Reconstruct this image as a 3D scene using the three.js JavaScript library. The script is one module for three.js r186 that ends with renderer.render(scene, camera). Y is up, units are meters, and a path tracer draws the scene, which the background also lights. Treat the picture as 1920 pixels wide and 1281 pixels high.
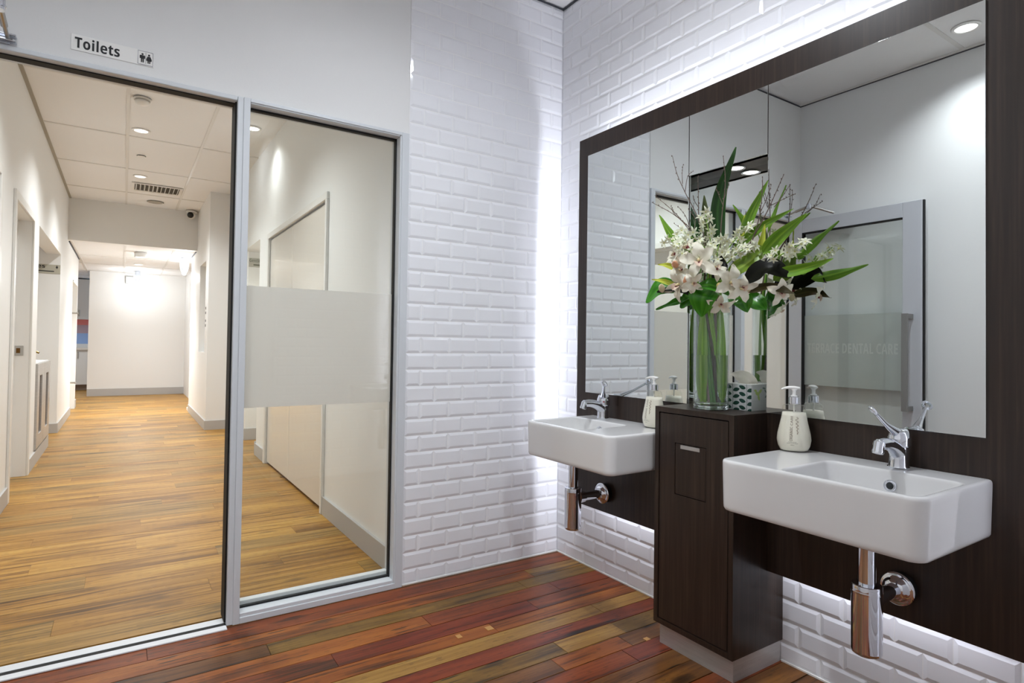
import * as THREE from 'three';
import { RoundedBoxGeometry } from 'three/addons/geometries/RoundedBoxGeometry.js';
import { TextGeometry } from 'three/addons/geometries/TextGeometry.js';
import { FontLoader } from 'three/addons/loaders/FontLoader.js';
import { mergeGeometries } from 'three/addons/utils/BufferGeometryUtils.js';
import { RectAreaLightUniformsLib } from 'three/addons/lights/RectAreaLightUniformsLib.js';

// ------------------------------------------------------------------ camera, light levels, exposure
const scene = new THREE.Scene();
scene.background = new THREE.Color(0x9fb4cc);
const camera = new THREE.PerspectiveCamera(60.436, 1920 / 1281, 0.05, 60);
camera.position.set(-1.9943, 1.1106, 2.51);
camera.rotation.set(0.018, -0.5721, 0.0142, 'YXZ');
camera.setViewOffset(1920, 1281, 20.5, 14.7, 1920, 1281);
scene.add(camera);
const renderer = new THREE.WebGLRenderer({ antialias: true });
renderer.toneMapping = THREE.LinearToneMapping;
renderer.toneMappingExposure = 1.35;
renderer.shadowMap.enabled = true;
RectAreaLightUniformsLib.init();
const COOL = new THREE.Color(0.895, 0.945, 1.0), WARM = new THREE.Color(0.945, 0.98, 1.0), LED = new THREE.Color(0.86, 0.89, 1.0);
const VANITY_LAMP = 22, HALL_LAMP = 26, FAR_LAMP = 42, LED_STRIP = 58;   // lamps in watts of light, strips in radiance

// ------------------------------------------------------------------ helpers
const V = (x, y, z) => new THREE.Vector3(x, y, z);
let seed = 20240607;
const rnd = () => { seed = (seed * 1664525 + 1013904223) >>> 0; return seed / 4294967296; };
const rr = (a, b) => a + (b - a) * rnd();
const used = {};
const numbered = (n) => { const k = used[n] || 0; used[n] = k + 1; return k ? `${n}_${String(k).padStart(3, '0')}` : n; };
const shade = (m) => { m.castShadow = true; m.receiveShadow = true; return m; };
function mesh(name, geo, mat, parent) {
  const m = shade(new THREE.Mesh(Array.isArray(geo) ? merge(geo) : geo, mat)); m.name = name; if (parent) parent.add(m); return m;
}
function merge(list) {
  return mergeGeometries(list.map((g) => {
    const q = g.index ? g.toNonIndexed() : g.clone();
    for (const k of Object.keys(q.attributes)) if (!['position', 'normal', 'uv'].includes(k)) q.deleteAttribute(k);
    if (!q.attributes.normal) q.computeVertexNormals();
    if (!q.attributes.uv) q.setAttribute('uv', new THREE.BufferAttribute(new Float32Array(q.attributes.position.count * 2), 2));
    q.morphAttributes = {}; return q;
  }));
}
function tag(o, label, category, group, kind) { o.userData.label = label; o.userData.category = category; if (group) o.userData.group = group; if (kind) o.userData.kind = kind; return o; }
function thing(name, label, category, group) { const g = new THREE.Group(); g.name = numbered(name); scene.add(g); return tag(g, label, category, group); }
function settle(o) {                       // move the group's origin to the middle of its base
  o.updateMatrixWorld(true); const b = new THREE.Box3().setFromObject(o); const c = b.getCenter(V(0, 0, 0)); c.y = b.min.y;
  const d = c.clone().sub(o.position); o.position.copy(c); o.children.forEach((k) => k.position.sub(d)); return o;
}
function single(name, geo, mat, label, category, group) { const m = mesh(numbered(name), geo, mat, scene); return tag(m, label, category, group); }
function structure(name, geo, mat, label, category) { const m = mesh(numbered(name), geo, mat, scene); return tag(m, label, category, null, 'structure'); }
function uvMetres(g, ox = 0, oy = 0) {     // uv in metres, taken from the face each vertex lies on
  const p = g.attributes.position, n = g.attributes.normal, uv = new Float32Array(p.count * 2);
  for (let i = 0; i < p.count; i++) {
    const ax = Math.abs(n.getX(i)), ay = Math.abs(n.getY(i)), az = Math.abs(n.getZ(i));
    let a = p.getX(i), b = p.getY(i);
    if (ax > ay && ax > az) a = p.getZ(i); else if (ay > az) b = p.getZ(i);
    uv[2 * i] = a + ox; uv[2 * i + 1] = b + oy;
  }
  g.setAttribute('uv', new THREE.BufferAttribute(uv, 2)); return g;
}
const box = (x0, x1, y0, y1, z0, z1) => uvMetres(new THREE.BoxGeometry(Math.abs(x1 - x0), Math.abs(y1 - y0), Math.abs(z1 - z0)).translate((x0 + x1) / 2, (y0 + y1) / 2, (z0 + z1) / 2));
const rbox = (x0, x1, y0, y1, z0, z1, r = 0.004, s = 2) => uvMetres(new RoundedBoxGeometry(Math.abs(x1 - x0), Math.abs(y1 - y0), Math.abs(z1 - z0), s, r).translate((x0 + x1) / 2, (y0 + y1) / 2, (z0 + z1) / 2));
function rod(a, b, r0, r1 = r0, seg = 20) {
  const d = b.clone().sub(a), g = new THREE.CylinderGeometry(r1, r0, d.length(), seg);
  g.applyQuaternion(new THREE.Quaternion().setFromUnitVectors(V(0, 1, 0), d.clone().normalize())); return g.translate((a.x + b.x) / 2, (a.y + b.y) / 2, (a.z + b.z) / 2);
}
const lathe = (pts, seg = 40) => new THREE.LatheGeometry(pts.map(([r, y]) => new THREE.Vector2(r, y)), seg);
function sweep(points, radii, seg = 20, steps = 24, flat = 1) {       // tube of changing radius with round ends
  const c = new THREE.CatmullRomCurve3(points), pos = [], idx = []; let side = null;
  const R = (t) => { const f = t * (radii.length - 1), i = Math.min(radii.length - 2, Math.floor(f)); return radii[i] + (radii[i + 1] - radii[i]) * (f - i); };
  const rings = [];
  for (let i = 0; i <= steps; i++) {
    const t = i / steps, p = c.getPoint(t), d = c.getTangent(t);
    if (!side) side = Math.abs(d.y) > 0.9 ? V(0, 0, 1) : V(0, 1, 0).cross(d).normalize();
    side.sub(d.clone().multiplyScalar(side.dot(d))).normalize(); const up = d.clone().cross(side);
    rings.push([p, side.clone(), up, R(t), d]);
  }
  const all = [];
  const first = rings[0], last = rings[steps];
  for (const k of [0.3, 0.75]) all.push([first[0].clone().addScaledVector(first[4], -first[3] * 0.25 * (1 - k)), first[1], first[2], first[3] * k]);
  all.push(...rings);
  for (const k of [0.75, 0.3]) all.push([last[0].clone().addScaledVector(last[4], last[3] * 0.25 * (1 - k)), last[1], last[2], last[3] * k]);
  for (const [p, s, u, r] of all) for (let j = 0; j < seg; j++) { const a = j / seg * Math.PI * 2; const q = p.clone().addScaledVector(s, Math.cos(a) * r).addScaledVector(u, Math.sin(a) * r * flat); pos.push(q.x, q.y, q.z); }
  for (let i = 0; i < all.length - 1; i++) for (let j = 0; j < seg; j++) { const a = i * seg + j, b = i * seg + (j + 1) % seg; idx.push(a, b, a + seg, b, b + seg, a + seg); }
  for (let j = 1; j < seg - 1; j++) { idx.push(0, j + 1, j); const o = (all.length - 1) * seg; idx.push(o, o + j, o + j + 1); }
  const g = new THREE.BufferGeometry(); g.setAttribute('position', new THREE.Float32BufferAttribute(pos, 3)); g.setIndex(idx); g.computeVertexNormals(); return g;
}
function roundRect(x0, x1, z0, z1, radii, n = 8) {  // corner radii in the order (x1,z1) (x0,z1) (x0,z0) (x1,z0)
  const cs = [[x1, z1, 0], [x0, z1, 1], [x0, z0, 2], [x1, z0, 3]], out = [];
  cs.forEach(([cx, cz, k]) => { const r = radii[k], mx = cx - (k === 0 || k === 3 ? r : -r), mz = cz - (k < 2 ? r : -r);
    for (let i = 0; i <= n; i++) { const a = (k + i / n) * Math.PI / 2; out.push([mx + Math.cos(a) * r, mz + Math.sin(a) * r]); } });
  return out;
}
function loft(rings, closeStart = true, closeEnd = true) {            // rings: [[x,z]...] with a height each
  const n = rings[0][0].length, pos = [], idx = [];
  rings.forEach(([pts, y]) => pts.forEach(([x, z]) => pos.push(x, y, z)));
  for (let i = 0; i < rings.length - 1; i++) for (let j = 0; j < n; j++) { const a = i * n + j, b = i * n + (j + 1) % n; idx.push(a, a + n, b, b, a + n, b + n); }
  const cap = (i, flip) => { const [pts, y] = rings[i], c = pos.length / 3; let sx = 0, sz = 0; pts.forEach(([x, z]) => { sx += x; sz += z; }); pos.push(sx / n, y, sz / n);
    for (let j = 0; j < n; j++) { const a = i * n + j, b = i * n + (j + 1) % n; flip ? idx.push(c, a, b) : idx.push(c, b, a); } };
  if (closeStart) cap(0, true); if (closeEnd) cap(rings.length - 1, false);
  const g = new THREE.BufferGeometry(); g.setAttribute('position', new THREE.Float32BufferAttribute(pos, 3)); g.setIndex(idx); g.computeVertexNormals(); return g;
}

// ------------------------------------------------------------------ textures (what things are made of)
const lattice = new Float32Array(65536).map(() => rnd());
function noise(x, y, px, py) {             // periodic value noise
  const xi = Math.floor(x), yi = Math.floor(y), fx = x - xi, fy = y - yi, w = (t) => t * t * (3 - 2 * t);
  const at = (i, j) => lattice[((((i % px) + px) % px) * 131 + (((j % py) + py) % py) * 4099) & 65535];
  const a = at(xi, yi), b = at(xi + 1, yi), c = at(xi, yi + 1), d = at(xi + 1, yi + 1), u = w(fx), v = w(fy);
  return a + (b - a) * u + (c - a) * v + (a - b - c + d) * u * v;
}
function texture(w, h, fn, srgb = true) {
  const d = new Uint8Array(w * h * 4);
  for (let j = 0; j < h; j++) for (let i = 0; i < w; i++) { const c = fn(i / w, j / h), k = (j * w + i) * 4; d[k] = c[0]; d[k + 1] = c[1]; d[k + 2] = c[2]; d[k + 3] = 255; }
  const t = new THREE.DataTexture(d, w, h); t.wrapS = t.wrapT = THREE.RepeatWrapping; t.magFilter = THREE.LinearFilter; t.minFilter = THREE.LinearMipmapLinearFilter; t.generateMipmaps = true;
  if (srgb) t.colorSpace = THREE.SRGBColorSpace; t.needsUpdate = true; return t;
}
const mix3 = (a, b, t) => [0, 1, 2].map((i) => a[i] + (b[i] - a[i]) * t);
const clamp = (x) => Math.max(0, Math.min(1, x));
function woodTexture(w, h, dark, mid, light, o = {}) {
  const { fine = 96, streak = 26, bend = 3, knots = 0.8, wide = 7, crack = 0.35 } = o;
  const shift = rr(0, 50) | 0;
  return texture(w, h, (u, v) => {
    const wv = noise(u * 4 + shift, v * 6, 4, 6) - 0.5;
    const broad = noise(u * 3 + shift, v * wide + wv * bend, 3, wide);
    const st = noise(u * 5, v * streak + wv * bend, 5, streak), fi = noise(u * 14, v * fine + wv * 2, 14, fine), po = noise(u * 60, v * 128, 60, 128);
    const t = clamp(0.60 + 0.55 * (broad - 0.5) + 0.55 * (st - 0.5) + 0.38 * (fi - 0.5));
    let c = t < 0.5 ? mix3(dark, mid, t * 2) : mix3(mid, light, t * 2 - 1);
    const kn = noise(u * 9 + 3, v * 5 + 1, 9, 5); if (kn > 0.86) c = mix3(c, mix3(dark, [20, 12, 8], 0.5), knots * clamp((kn - 0.86) * 9) * clamp(fi * 1.6));
    if (po > 0.8) c = mix3(c, dark, 0.25);
    const cr = noise(u * 22 + 5, v * 110 + wv * 2, 22, 110) * noise(u * 7, v * 16, 7, 16); if (cr > 0.66) c = mix3(c, [14, 9, 6], crack * clamp((cr - 0.66) * 9));
    return c;
  });
}
function placed(t, ru, rv) { t.repeat.set(ru, rv); return t; }        // repeats per metre
const std = (o) => new THREE.MeshStandardMaterial(o), phys = (o) => new THREE.MeshPhysicalMaterial(o);
const bumpFine = placed(texture(256, 256, (u, v) => { const a = 255 * (0.6 * noise(u * 64, v * 64, 64, 64) + 0.4 * noise(u * 24, v * 24, 24, 24)); return [a, a, a]; }, false), 4, 4);

const M = {};
M.paint = std({ color: 0xe6e6e5, roughness: 0.62, bumpMap: bumpFine, bumpScale: 0.0001 });
M.hallPaint = std({ color: 0xf0f0ee, roughness: 0.5, bumpMap: bumpFine, bumpScale: 0.0001 });
M.grout = std({ color: 0xf6f6f6, roughness: 0.8 });
M.tile = phys({ color: 0xf0f1f5, roughness: 0.07, ior: 1.55 });
M.ceilingTile = std({ color: 0xf2f2f2, roughness: 0.85, bumpMap: bumpFine, bumpScale: 0.0006 });
M.gridBar = std({ color: 0xe4e3e0, roughness: 0.5 });
M.shadowTrim = std({ color: 0x3c3f46, roughness: 0.6 });
M.skirting = std({ color: 0xb9b7b4, roughness: 0.45 });
M.aluminium = std({ color: 0xd4d8dc, roughness: 0.36, metalness: 0.05 });
M.doorAluminium = std({ color: 0xc2c4ca, roughness: 0.4, metalness: 0.05 });
M.rubber = std({ color: 0x0a0a0b, roughness: 0.7 });
M.whiteSill = std({ color: 0xdfe1e3, roughness: 0.4 });
M.glass = phys({ color: 0xfbfdfc, roughness: 0, transmission: 1, thickness: 0, ior: 1.5 });
M.film = phys({ color: 0xf7f3ef, roughness: 1, transmission: 0.5, thickness: 0, ior: 1.2 });
M.filmCut = phys({ color: 0xc2c4c0, roughness: 0.8 });
M.mirror = std({ color: 0xdfe3e2, roughness: 0.0, metalness: 1 });
M.chrome = std({ color: 0xdcdfe6, roughness: 0.05, metalness: 1 });
M.steel = std({ color: 0xb2b0ac, roughness: 0.3, metalness: 0.9 });
M.ceramic = phys({ color: 0xdddcdb, roughness: 0.07, ior: 1.52 });
M.white = std({ color: 0xe9e8e4, roughness: 0.35 });
M.whiteGloss = phys({ color: 0xe4dfd6, roughness: 0.12 });
M.black = std({ color: 0x0d0d0e, roughness: 0.5 });
M.ink = std({ color: 0x15171c, roughness: 0.6 });
M.plastic = std({ color: 0xf0efec, roughness: 0.3 });
M.darkGap = std({ color: 0x120d0a, roughness: 0.9 });
const wengeMap = placed(texture(512, 512, (u, v) => {
  const a = noise(u * 128, v * 5, 128, 5), b = noise(u * 60 + 7, v * 3, 60, 3), c = noise(u * 240, v * 16, 240, 16);
  return mix3([34, 25, 20], [66, 51, 43], clamp(0.15 + 0.55 * a * b + 0.45 * c * a));
}), 1.6, 1.0);
M.wenge = phys({ map: wengeMap, roughness: 0.34, ior: 1.45 });
const brushed = placed(texture(256, 256, (u, v) => { const a = 178 + 16 * noise(u * 3, v * 250, 3, 250) + 8 * noise(u * 30, v * 200, 30, 200); return [a, a * 0.985, a * 0.97]; }), 1.5, 3);
M.brushed = std({ map: brushed, metalness: 0.55, roughness: 0.36 });

// hardwood boards of the washroom
const boardTone = {
  rust: [[30, 12, 4], [112, 50, 16], [136, 68, 26]], orange: [[50, 22, 6], [132, 70, 22], [154, 90, 32]],
  olive: [[34, 22, 7], [104, 74, 27], [130, 98, 40]], tan: [[58, 36, 13], [136, 97, 43], [160, 122, 60]],
  red: [[28, 9, 4], [106, 40, 16], [128, 58, 25]], brown: [[26, 14, 5], [92, 54, 21], [120, 78, 34]],
};
const board = {};
for (const k in boardTone) board[k] = phys({ map: placed(woodTexture(1024, 256, ...boardTone[k], { fine: 80, streak: 20, bend: 2.4, knots: 1, crack: 1 }), 0.5, 2.5), roughness: 0.36, specularIntensity: 0.6 });
// vinyl boards of the hall
const vinylTone = [[[84, 52, 14], [164, 118, 46], [192, 150, 74]], [[76, 48, 13], [150, 106, 40], [180, 136, 66]], [[68, 54, 26], [138, 104, 48], [174, 134, 70]]];
const vinyl = vinylTone.map((t) => phys({ map: placed(woodTexture(1024, 256, ...t, { fine: 110, streak: 30, bend: 4, knots: 0.55, wide: 9 }), 0.42, 2.2), roughness: 0.42, specularIntensity: 0.7 }));
const font = await new FontLoader().loadAsync('fonts/droid/droid_sans_bold.typeface.json');
function lettering(text, width, height, depth = 0.001) {              // standing on the xy plane, left bottom at 0,0
  const g = new TextGeometry(text, { font, size: 1, depth: 1, curveSegments: 4, bevelEnabled: false }); g.computeBoundingBox();
  const b = g.boundingBox; g.translate(-b.min.x, -Math.min(0, b.min.y), 0); g.scale(width / (b.max.x - b.min.x), height / 0.72, depth); return g;
}
// ------------------------------------------------------------------ the washroom shell
const CEIL = 2.95, LEFT = -2.525, TW = 0.1501, TH = 0.0765, TY = -0.0082;
const NIB_Z = 2.26, NIB_X = -1.0, END_Z = 4.2;
// bevelled wall tiles: one geometry per size, raised face with sloping edges
const tileGeo = {};
function tileShape(w, h) {
  const key = `${w.toFixed(4)}_${h.toFixed(4)}`; if (tileGeo[key]) return tileGeo[key];
  const bv = Math.min(0.0115, w * 0.3, h * 0.3), e = 0.0018, t = 0.0049, a = w / 2, b = h / 2, c = a - bv, d = b - bv;
  const q = [[-a, -b, 0], [a, -b, 0], [a, b, 0], [-a, b, 0], [-a, -b, e], [a, -b, e], [a, b, e], [-a, b, e], [-c, -d, t], [c, -d, t], [c, d, t], [-c, d, t]];
  const f = [[8, 9, 10, 11], [4, 5, 9, 8], [5, 6, 10, 9], [6, 7, 11, 10], [7, 4, 8, 11], [0, 1, 5, 4], [1, 2, 6, 5], [2, 3, 7, 6], [3, 0, 4, 7]];
  const pos = []; for (const [i, j, k, l] of f) for (const n of [i, j, k, i, k, l]) pos.push(...q[n]);
  const g = new THREE.BufferGeometry(); g.setAttribute('position', new THREE.Float32BufferAttribute(pos, 3)); g.computeVertexNormals(); return (tileGeo[key] = g);
}
function tileWall(parent, len, place, want) {
  const G = 0.0026;
  for (let r = 0; r < 39; r++) {
    const y0 = Math.max(0.003, TY + r * TH), y1 = Math.min(CEIL - 0.006, TY + (r + 1) * TH);
    for (let k = -1; k < len / TW + 1; k++) {
      const s0 = Math.max(0, (k + (r % 2 ? 0 : 0.5)) * TW), s1 = Math.min(len, (k + 1 + (r % 2 ? 0 : 0.5)) * TW);
      if (s1 - s0 < 0.012 || !want(r, s0, s1, y0, y1)) continue;
      const m = mesh('tile', tileShape(s1 - s0 - G, y1 - y0 - G), M.tile, parent); place(m, (s0 + s1) / 2, (y0 + y1) / 2);
      m.rotation.x += rr(-0.0016, 0.0016); m.rotation.y += rr(-0.0012, 0.0012);
    }
  }
}
const backWall = structure('wall_back', [box(-0.905, 0.15, 0, CEIL + 0.1, -0.1, 0), box(-2.68, -0.905, 2.075, CEIL + 0.1, -0.1, 0.004), box(-2.68, -2.527, 0, 2.075, -0.1, 0.004)], M.paint, 'white washroom wall with bevelled white tiles beside the glazing', 'wall');
{
  const t = backWall;
  tileWall(t, 0.9006, (m, s, y) => m.position.set(-0.9006 + s, y, 0), () => true);
  mesh('grout', box(-0.9006, 0, 0, CEIL, 0, 0.0015), M.grout, t);
}
const rightWall = structure('wall_right', [box(0, 0.15, 0, CEIL + 0.1, -0.1, NIB_Z)], M.paint, 'bevelled white tile wall behind the vanity panel', 'wall');
{
  const t = rightWall;
  tileWall(t, NIB_Z, (m, s, y) => { m.position.set(0, y, s); m.rotation.y = -Math.PI / 2; }, (r, s0, s1, y0, y1) => {
    if (s0 > 0.96 && s1 < 1.29 && y1 < 2.0) return false;
    if (y0 < 0.40) return s0 < 2.2;
    if (y1 > 2.06) return s0 < 1.8;
    return s0 < 0.30;
  });
  mesh('grout', box(-0.0015, 0, 0, CEIL, 0, NIB_Z), M.grout, t);
}
const nibWall = structure('wall_front', [box(NIB_X, 0.15, 0, CEIL + 0.1, NIB_Z, NIB_Z + 0.12), box(NIB_X, NIB_X + 0.12, 0, CEIL + 0.1, NIB_Z + 0.12, END_Z + 0.1), box(LEFT - 0.12, NIB_X + 0.12, 0, CEIL + 0.1, END_Z, END_Z + 0.12)], M.paint, 'tiled return wall closing the vanity alcove on the near side', 'wall');
{
  const t = nibWall;
  tileWall(t, -NIB_X, (m, s, y) => { m.position.set(-s, y, NIB_Z); m.rotation.y = Math.PI; }, () => true);
}
structure('wall_left', [box(LEFT - 0.12, LEFT, 0, CEIL + 0.1, 0.004, END_Z)], M.paint, 'plain white washroom wall behind the open door', 'wall');

// floor boards of the washroom
const floorA = structure('floor', [box(LEFT - 0.1, 0.1, -0.12, -0.012, -0.02, END_Z)], M.darkGap, 'floor of reclaimed hardwood boards in reds, tans and browns', 'floor');
{
  const cuts = [0.003, 0.022, 0.137, 0.229, 0.318, 0.419, 0.516, 0.596, 0.681]; while (cuts[cuts.length - 1] < 4.1) cuts.push(cuts[cuts.length - 1] + rr(0.082, 0.094));
  const rows = [['brown'], ['rust', -1.9, 'rust'], ['orange', -0.314, 'tan'], ['brown', -1.53, 'olive', -0.42, 'olive'], ['orange', -0.95, 'rust', -0.3, 'red'], ['rust', -1.35, 'red', -0.5, 'rust'], ['orange', -0.75, 'orange'], ['tan', -0.288, 'tan'], ['red', -1.45, 'red'], ['olive', -0.62, 'tan', -0.33, 'olive'], ['brown', -0.7, 'orange', -0.38, 'brown'], ['brown', -1.2, 'rust', -0.44, 'red'], ['rust', -0.85, 'brown'], ['olive', -0.55, 'brown'], ['red', -0.4, 'rust']];
  const tones = Object.keys(board);
  for (let i = 0; i < cuts.length - 1; i++) {
    let row = rows[i]; if (!row) { row = [tones[(rnd() * 6) | 0], rr(-1.9, -0.9), tones[(rnd() * 6) | 0]]; }
    const xs = [LEFT, ...row.filter((v) => typeof v === 'number'), 0], cs = row.filter((v) => typeof v === 'string');
    cs.forEach((c, k) => {
      const g = box(xs[k] + 0.0008, xs[k + 1] - 0.0008, -0.014, rr(-0.0006, 0.0004), cuts[i] + 0.0016, cuts[i + 1] - 0.0016); uvMetres(g, rr(0, 9), rr(0, 9));
      mesh('floorboard', g, board[c], floorA);
    });
  }
  // square timber plugs let into old board holes
  const plug = std({ color: 0xb98a4a, roughness: 0.35 });
  for (const [x, z, w, d] of [[-0.768, 0.55, 0.028, 0.03], [-0.90, 0.545, 0.02, 0.026], [-0.30, 0.93, 0.022, 0.02]]) mesh('plug', box(x - w / 2, x + w / 2, -0.004, 0.0011, z - d / 2, z + d / 2), plug, floorA);
  const sealGeo = [box(-0.9, 0, 0, 0.006, 0.0, 0.008), box(-0.008, 0, 0, 0.006, 0, 0.953), box(-0.008, 0, 0, 0.006, 1.29, NIB_Z)];
  structure('trim_1', sealGeo, M.white, 'white sealant bead where the tiles meet the floorboards', 'sealant');
}

// suspended ceilings: panels laid into a grid of bars
function gridCeiling(name, x0, x1, z0, z1, y, xl, zl, label, mat) {
  const c = structure(name, [box(x0 - 0.1, x1 + 0.1, y + 0.03, y + 0.12, z0 - 0.1, z1 + 0.1)], M.paint, label, 'ceiling');
  const xs = [x0, ...xl, x1], zs = [z0, ...zl, z1];
  for (let i = 0; i < xs.length - 1; i++) for (let j = 0; j < zs.length - 1; j++) mesh('ceiling_panel', box(xs[i], xs[i + 1], y + 0.006, y + 0.022, zs[j], zs[j + 1]), mat, c);
  for (const x of xl) mesh('grid_bar', box(x - 0.012, x + 0.012, y, y + 0.008, z0, z1), M.gridBar, c);
  for (const z of zl) mesh('grid_bar', box(x0, x1, y + 0.0006, y + 0.0075, z - 0.012, z + 0.012), M.gridBar, c);
  return c;
}
gridCeiling('ceiling', LEFT, 0, 0, END_Z, CEIL, [-1.925, -1.325, -0.725, -0.125], [1.04, 2.24, 3.44], 'white suspended panel ceiling of the washroom', M.ceilingTile);
structure('trim_2', [box(LEFT, 0, CEIL - 0.006, CEIL, 0.004, 0.012), box(-0.01, 0, CEIL - 0.006, CEIL, 0, NIB_Z), box(LEFT, LEFT + 0.01, CEIL - 0.006, CEIL, 0, END_Z)], M.shadowTrim, 'thin dark shadow line between washroom walls and ceiling', 'trim');
structure('trim_3', [box(LEFT + 0.01, LEFT + 0.03, CEIL - 0.002, CEIL + 0.004, 0, END_Z)], M.gridBar, 'white edge bar round the washroom ceiling panels', 'trim');

// ------------------------------------------------------------------ the hall shell
const HL = -2.63, HR = -0.885, FZ = -11.2, LOW = 2.40;
const hallLeft = [];
const seg = (z0, z1, y0 = 0, y1 = CEIL + 0.1, x0 = HL - 0.14, x1 = HL) => hallLeft.push(box(x0, x1, y0, y1, z1, z0));
seg(-0.1, -1.02); seg(-1.02, -1.98, 2.07); seg(-1.98, -2.60); seg(-2.60, -3.52, 2.05); seg(-3.52, -3.98); seg(-3.98, -6.08, 2.09); seg(-6.08, -8.05); seg(-8.05, -8.93, 1.96); seg(-8.93, -9.2);
hallLeft.push(box(-3.9, HL - 0.14, 0, CEIL, -6.2, -6.08), box(-3.9, HL - 0.14, 0, CEIL, -3.98, -3.86), box(-4.0, -3.88, 0, CEIL, -6.2, -3.86), box(-3.9, HL - 0.14, 2.30, 2.42, -6.08, -3.98));
hallLeft.push(box(-4.6, HL - 0.14, 0, CEIL, -9.2, -9.08), box(-4.7, -4.58, 0, CEIL, -13.5, -9.08));
structure('wall_hall_left', hallLeft, M.hallPaint, 'long white hall wall on the left with doorways and an alcove', 'wall');
const hallRight = [];
const segR = (x, z0, z1, y0 = 0, y1 = CEIL + 0.1, x1 = -0.3) => hallRight.push(box(x, x1, y0, y1, z1, z0));
segR(HR, -0.1, -1.31, 0, CEIL + 0.1); segR(HR, -1.31, -3.12, 2.055); segR(HR, -3.12, -3.60); segR(HR, -3.60, -4.55, 2.11); segR(-0.83, -4.55, -5.56); segR(-1.12, -5.56, -5.86); segR(-1.12, -5.86, -6.55, 0, 0.95); segR(-1.12, -5.86, -6.55, 2.13); segR(-1.04, -5.86, -6.55, 0.95, 2.13); segR(-1.12, -6.55, -7.8); segR(-0.93, -7.8, FZ);
hallRight.push(box(-0.3, -0.2, 0, CEIL, -5.6, -0.1), box(-0.5, -0.3, 0, 2.11, -4.55, -3.6));
structure('wall_hall_right', hallRight, M.hallPaint, 'white hall wall on the right with cupboard recess and steps', 'wall');
structure('wall_hall_end', [box(-2.56, -0.3, 0, CEIL, FZ - 0.12, FZ), box(-4.7, -2.3, 0, CEIL, -13.6, -13.45)], M.hallPaint, 'bright white wall closing the far end of the hall', 'wall');
structure('wall_hall_bulkhead', [box(HL - 0.1, -0.9, LOW, CEIL + 0.1, -7.12, -7.0)], M.hallPaint, 'white bulkhead where the hall ceiling drops', 'wall');
gridCeiling('ceiling_hall', HL - 0.02, -0.28, -7.0, -0.1, CEIL, [-2.0, -1.4, -0.8], [-6.22, -5.0, -3.78, -2.56, -1.34], 'white suspended panel ceiling of the near hall', M.ceilingTile);
gridCeiling('ceiling_hall_low', -4.6, -0.5, -13.5, -7.12, LOW, [-3.8, -3.2, -2.6, -2.0, -1.4], [-12.2, -11.0, -9.8, -8.6], 'lower white panel ceiling of the far hall', M.ceilingTile);
structure('trim_4', [box(HL, HL + 0.025, CEIL - 0.002, CEIL + 0.006, -7.0, -0.1)], std({ color: 0xa8a296, roughness: 0.6 }), 'edge bar between the left hall wall and the ceiling', 'trim');
structure('trim_5', [box(HL, HL + 0.012, LOW - 0.012, LOW, -9.2, -7.12), box(-1.13, -1.118, LOW - 0.012, LOW, -7.8, -7.12)], M.shadowTrim, 'dark edge line of the lower hall ceiling', 'trim');
const floorB = structure('floor_hall', [box(-4.6, -0.2, -0.12, -0.005, -13.5, -0.02)], vinyl[1], 'honey-coloured oak vinyl board floor of the hall', 'floor');
{
  let z = -0.085, i = 0; const P = 0.152;
  while (z > FZ - 0.3) {
    const off = (i * 0.437 + rr(0, 0.15)) % 1.22; let x = -2.66 - 1.22 + off; const xr = z > -3.6 ? HR : z > -4.55 ? -0.52 : z > -5.56 ? -0.83 : z > -7.8 ? -1.12 : -0.93;
    while (x < xr) {
      const a = Math.max(x, -2.78), b = Math.min(x + 1.22, xr + 0.01);
      if (b - a > 0.03) { const g = box(a + 0.0004, b - 0.0004, -0.006, rr(-0.0003, 0.0002), z - P + 0.0004, z - 0.0004); uvMetres(g, rr(0, 9), rr(0, 9)); mesh('vinyl_board', g, vinyl[(rnd() * 3) | 0], floorB); }
      x += 1.22;
    }
    z -= P; i++;
  }
}
// skirtings
const sk = (name, list, label) => structure(name, list.map((a) => rbox(...a, 0.002, 1)), M.skirting, label, 'skirting');
sk('baseboard_left', [[HL, HL + 0.014, 0, 0.115, -1.0, -0.1], [HL, HL + 0.014, 0, 0.115, -2.56, -2.02], [HL, HL + 0.014, 0, 0.115, -3.98, -3.60], [HL, HL + 0.014, 0, 0.115, -8.02, -6.08], [HL, HL + 0.014, 0, 0.13, -9.2, -8.97], [-3.2, HL + 0.014, 0, 0.11, -6.08, -6.066]], 'grey skirting along the left hall wall');
sk('baseboard_right', [[HR - 0.014, HR, 0, 0.115, -1.30, -0.1], [HR - 0.014, HR, 0, 0.115, -3.6, -3.19], [HR - 0.014, -0.5, 0, 0.13, -3.614, -3.6], [-0.844, -0.5, 0, 0.13, -4.55, -4.536], [-1.134, -0.8, 0, 0.115, -5.56, -5.546], [-1.134, -1.12, 0, 0.115, -7.76, -5.56]], 'grey skirting along the right hall wall');
sk('baseboard_end', [[-2.56, -0.93, 0, 0.14, FZ, FZ + 0.014]], 'grey skirting under the bright end wall of the hall');

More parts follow.
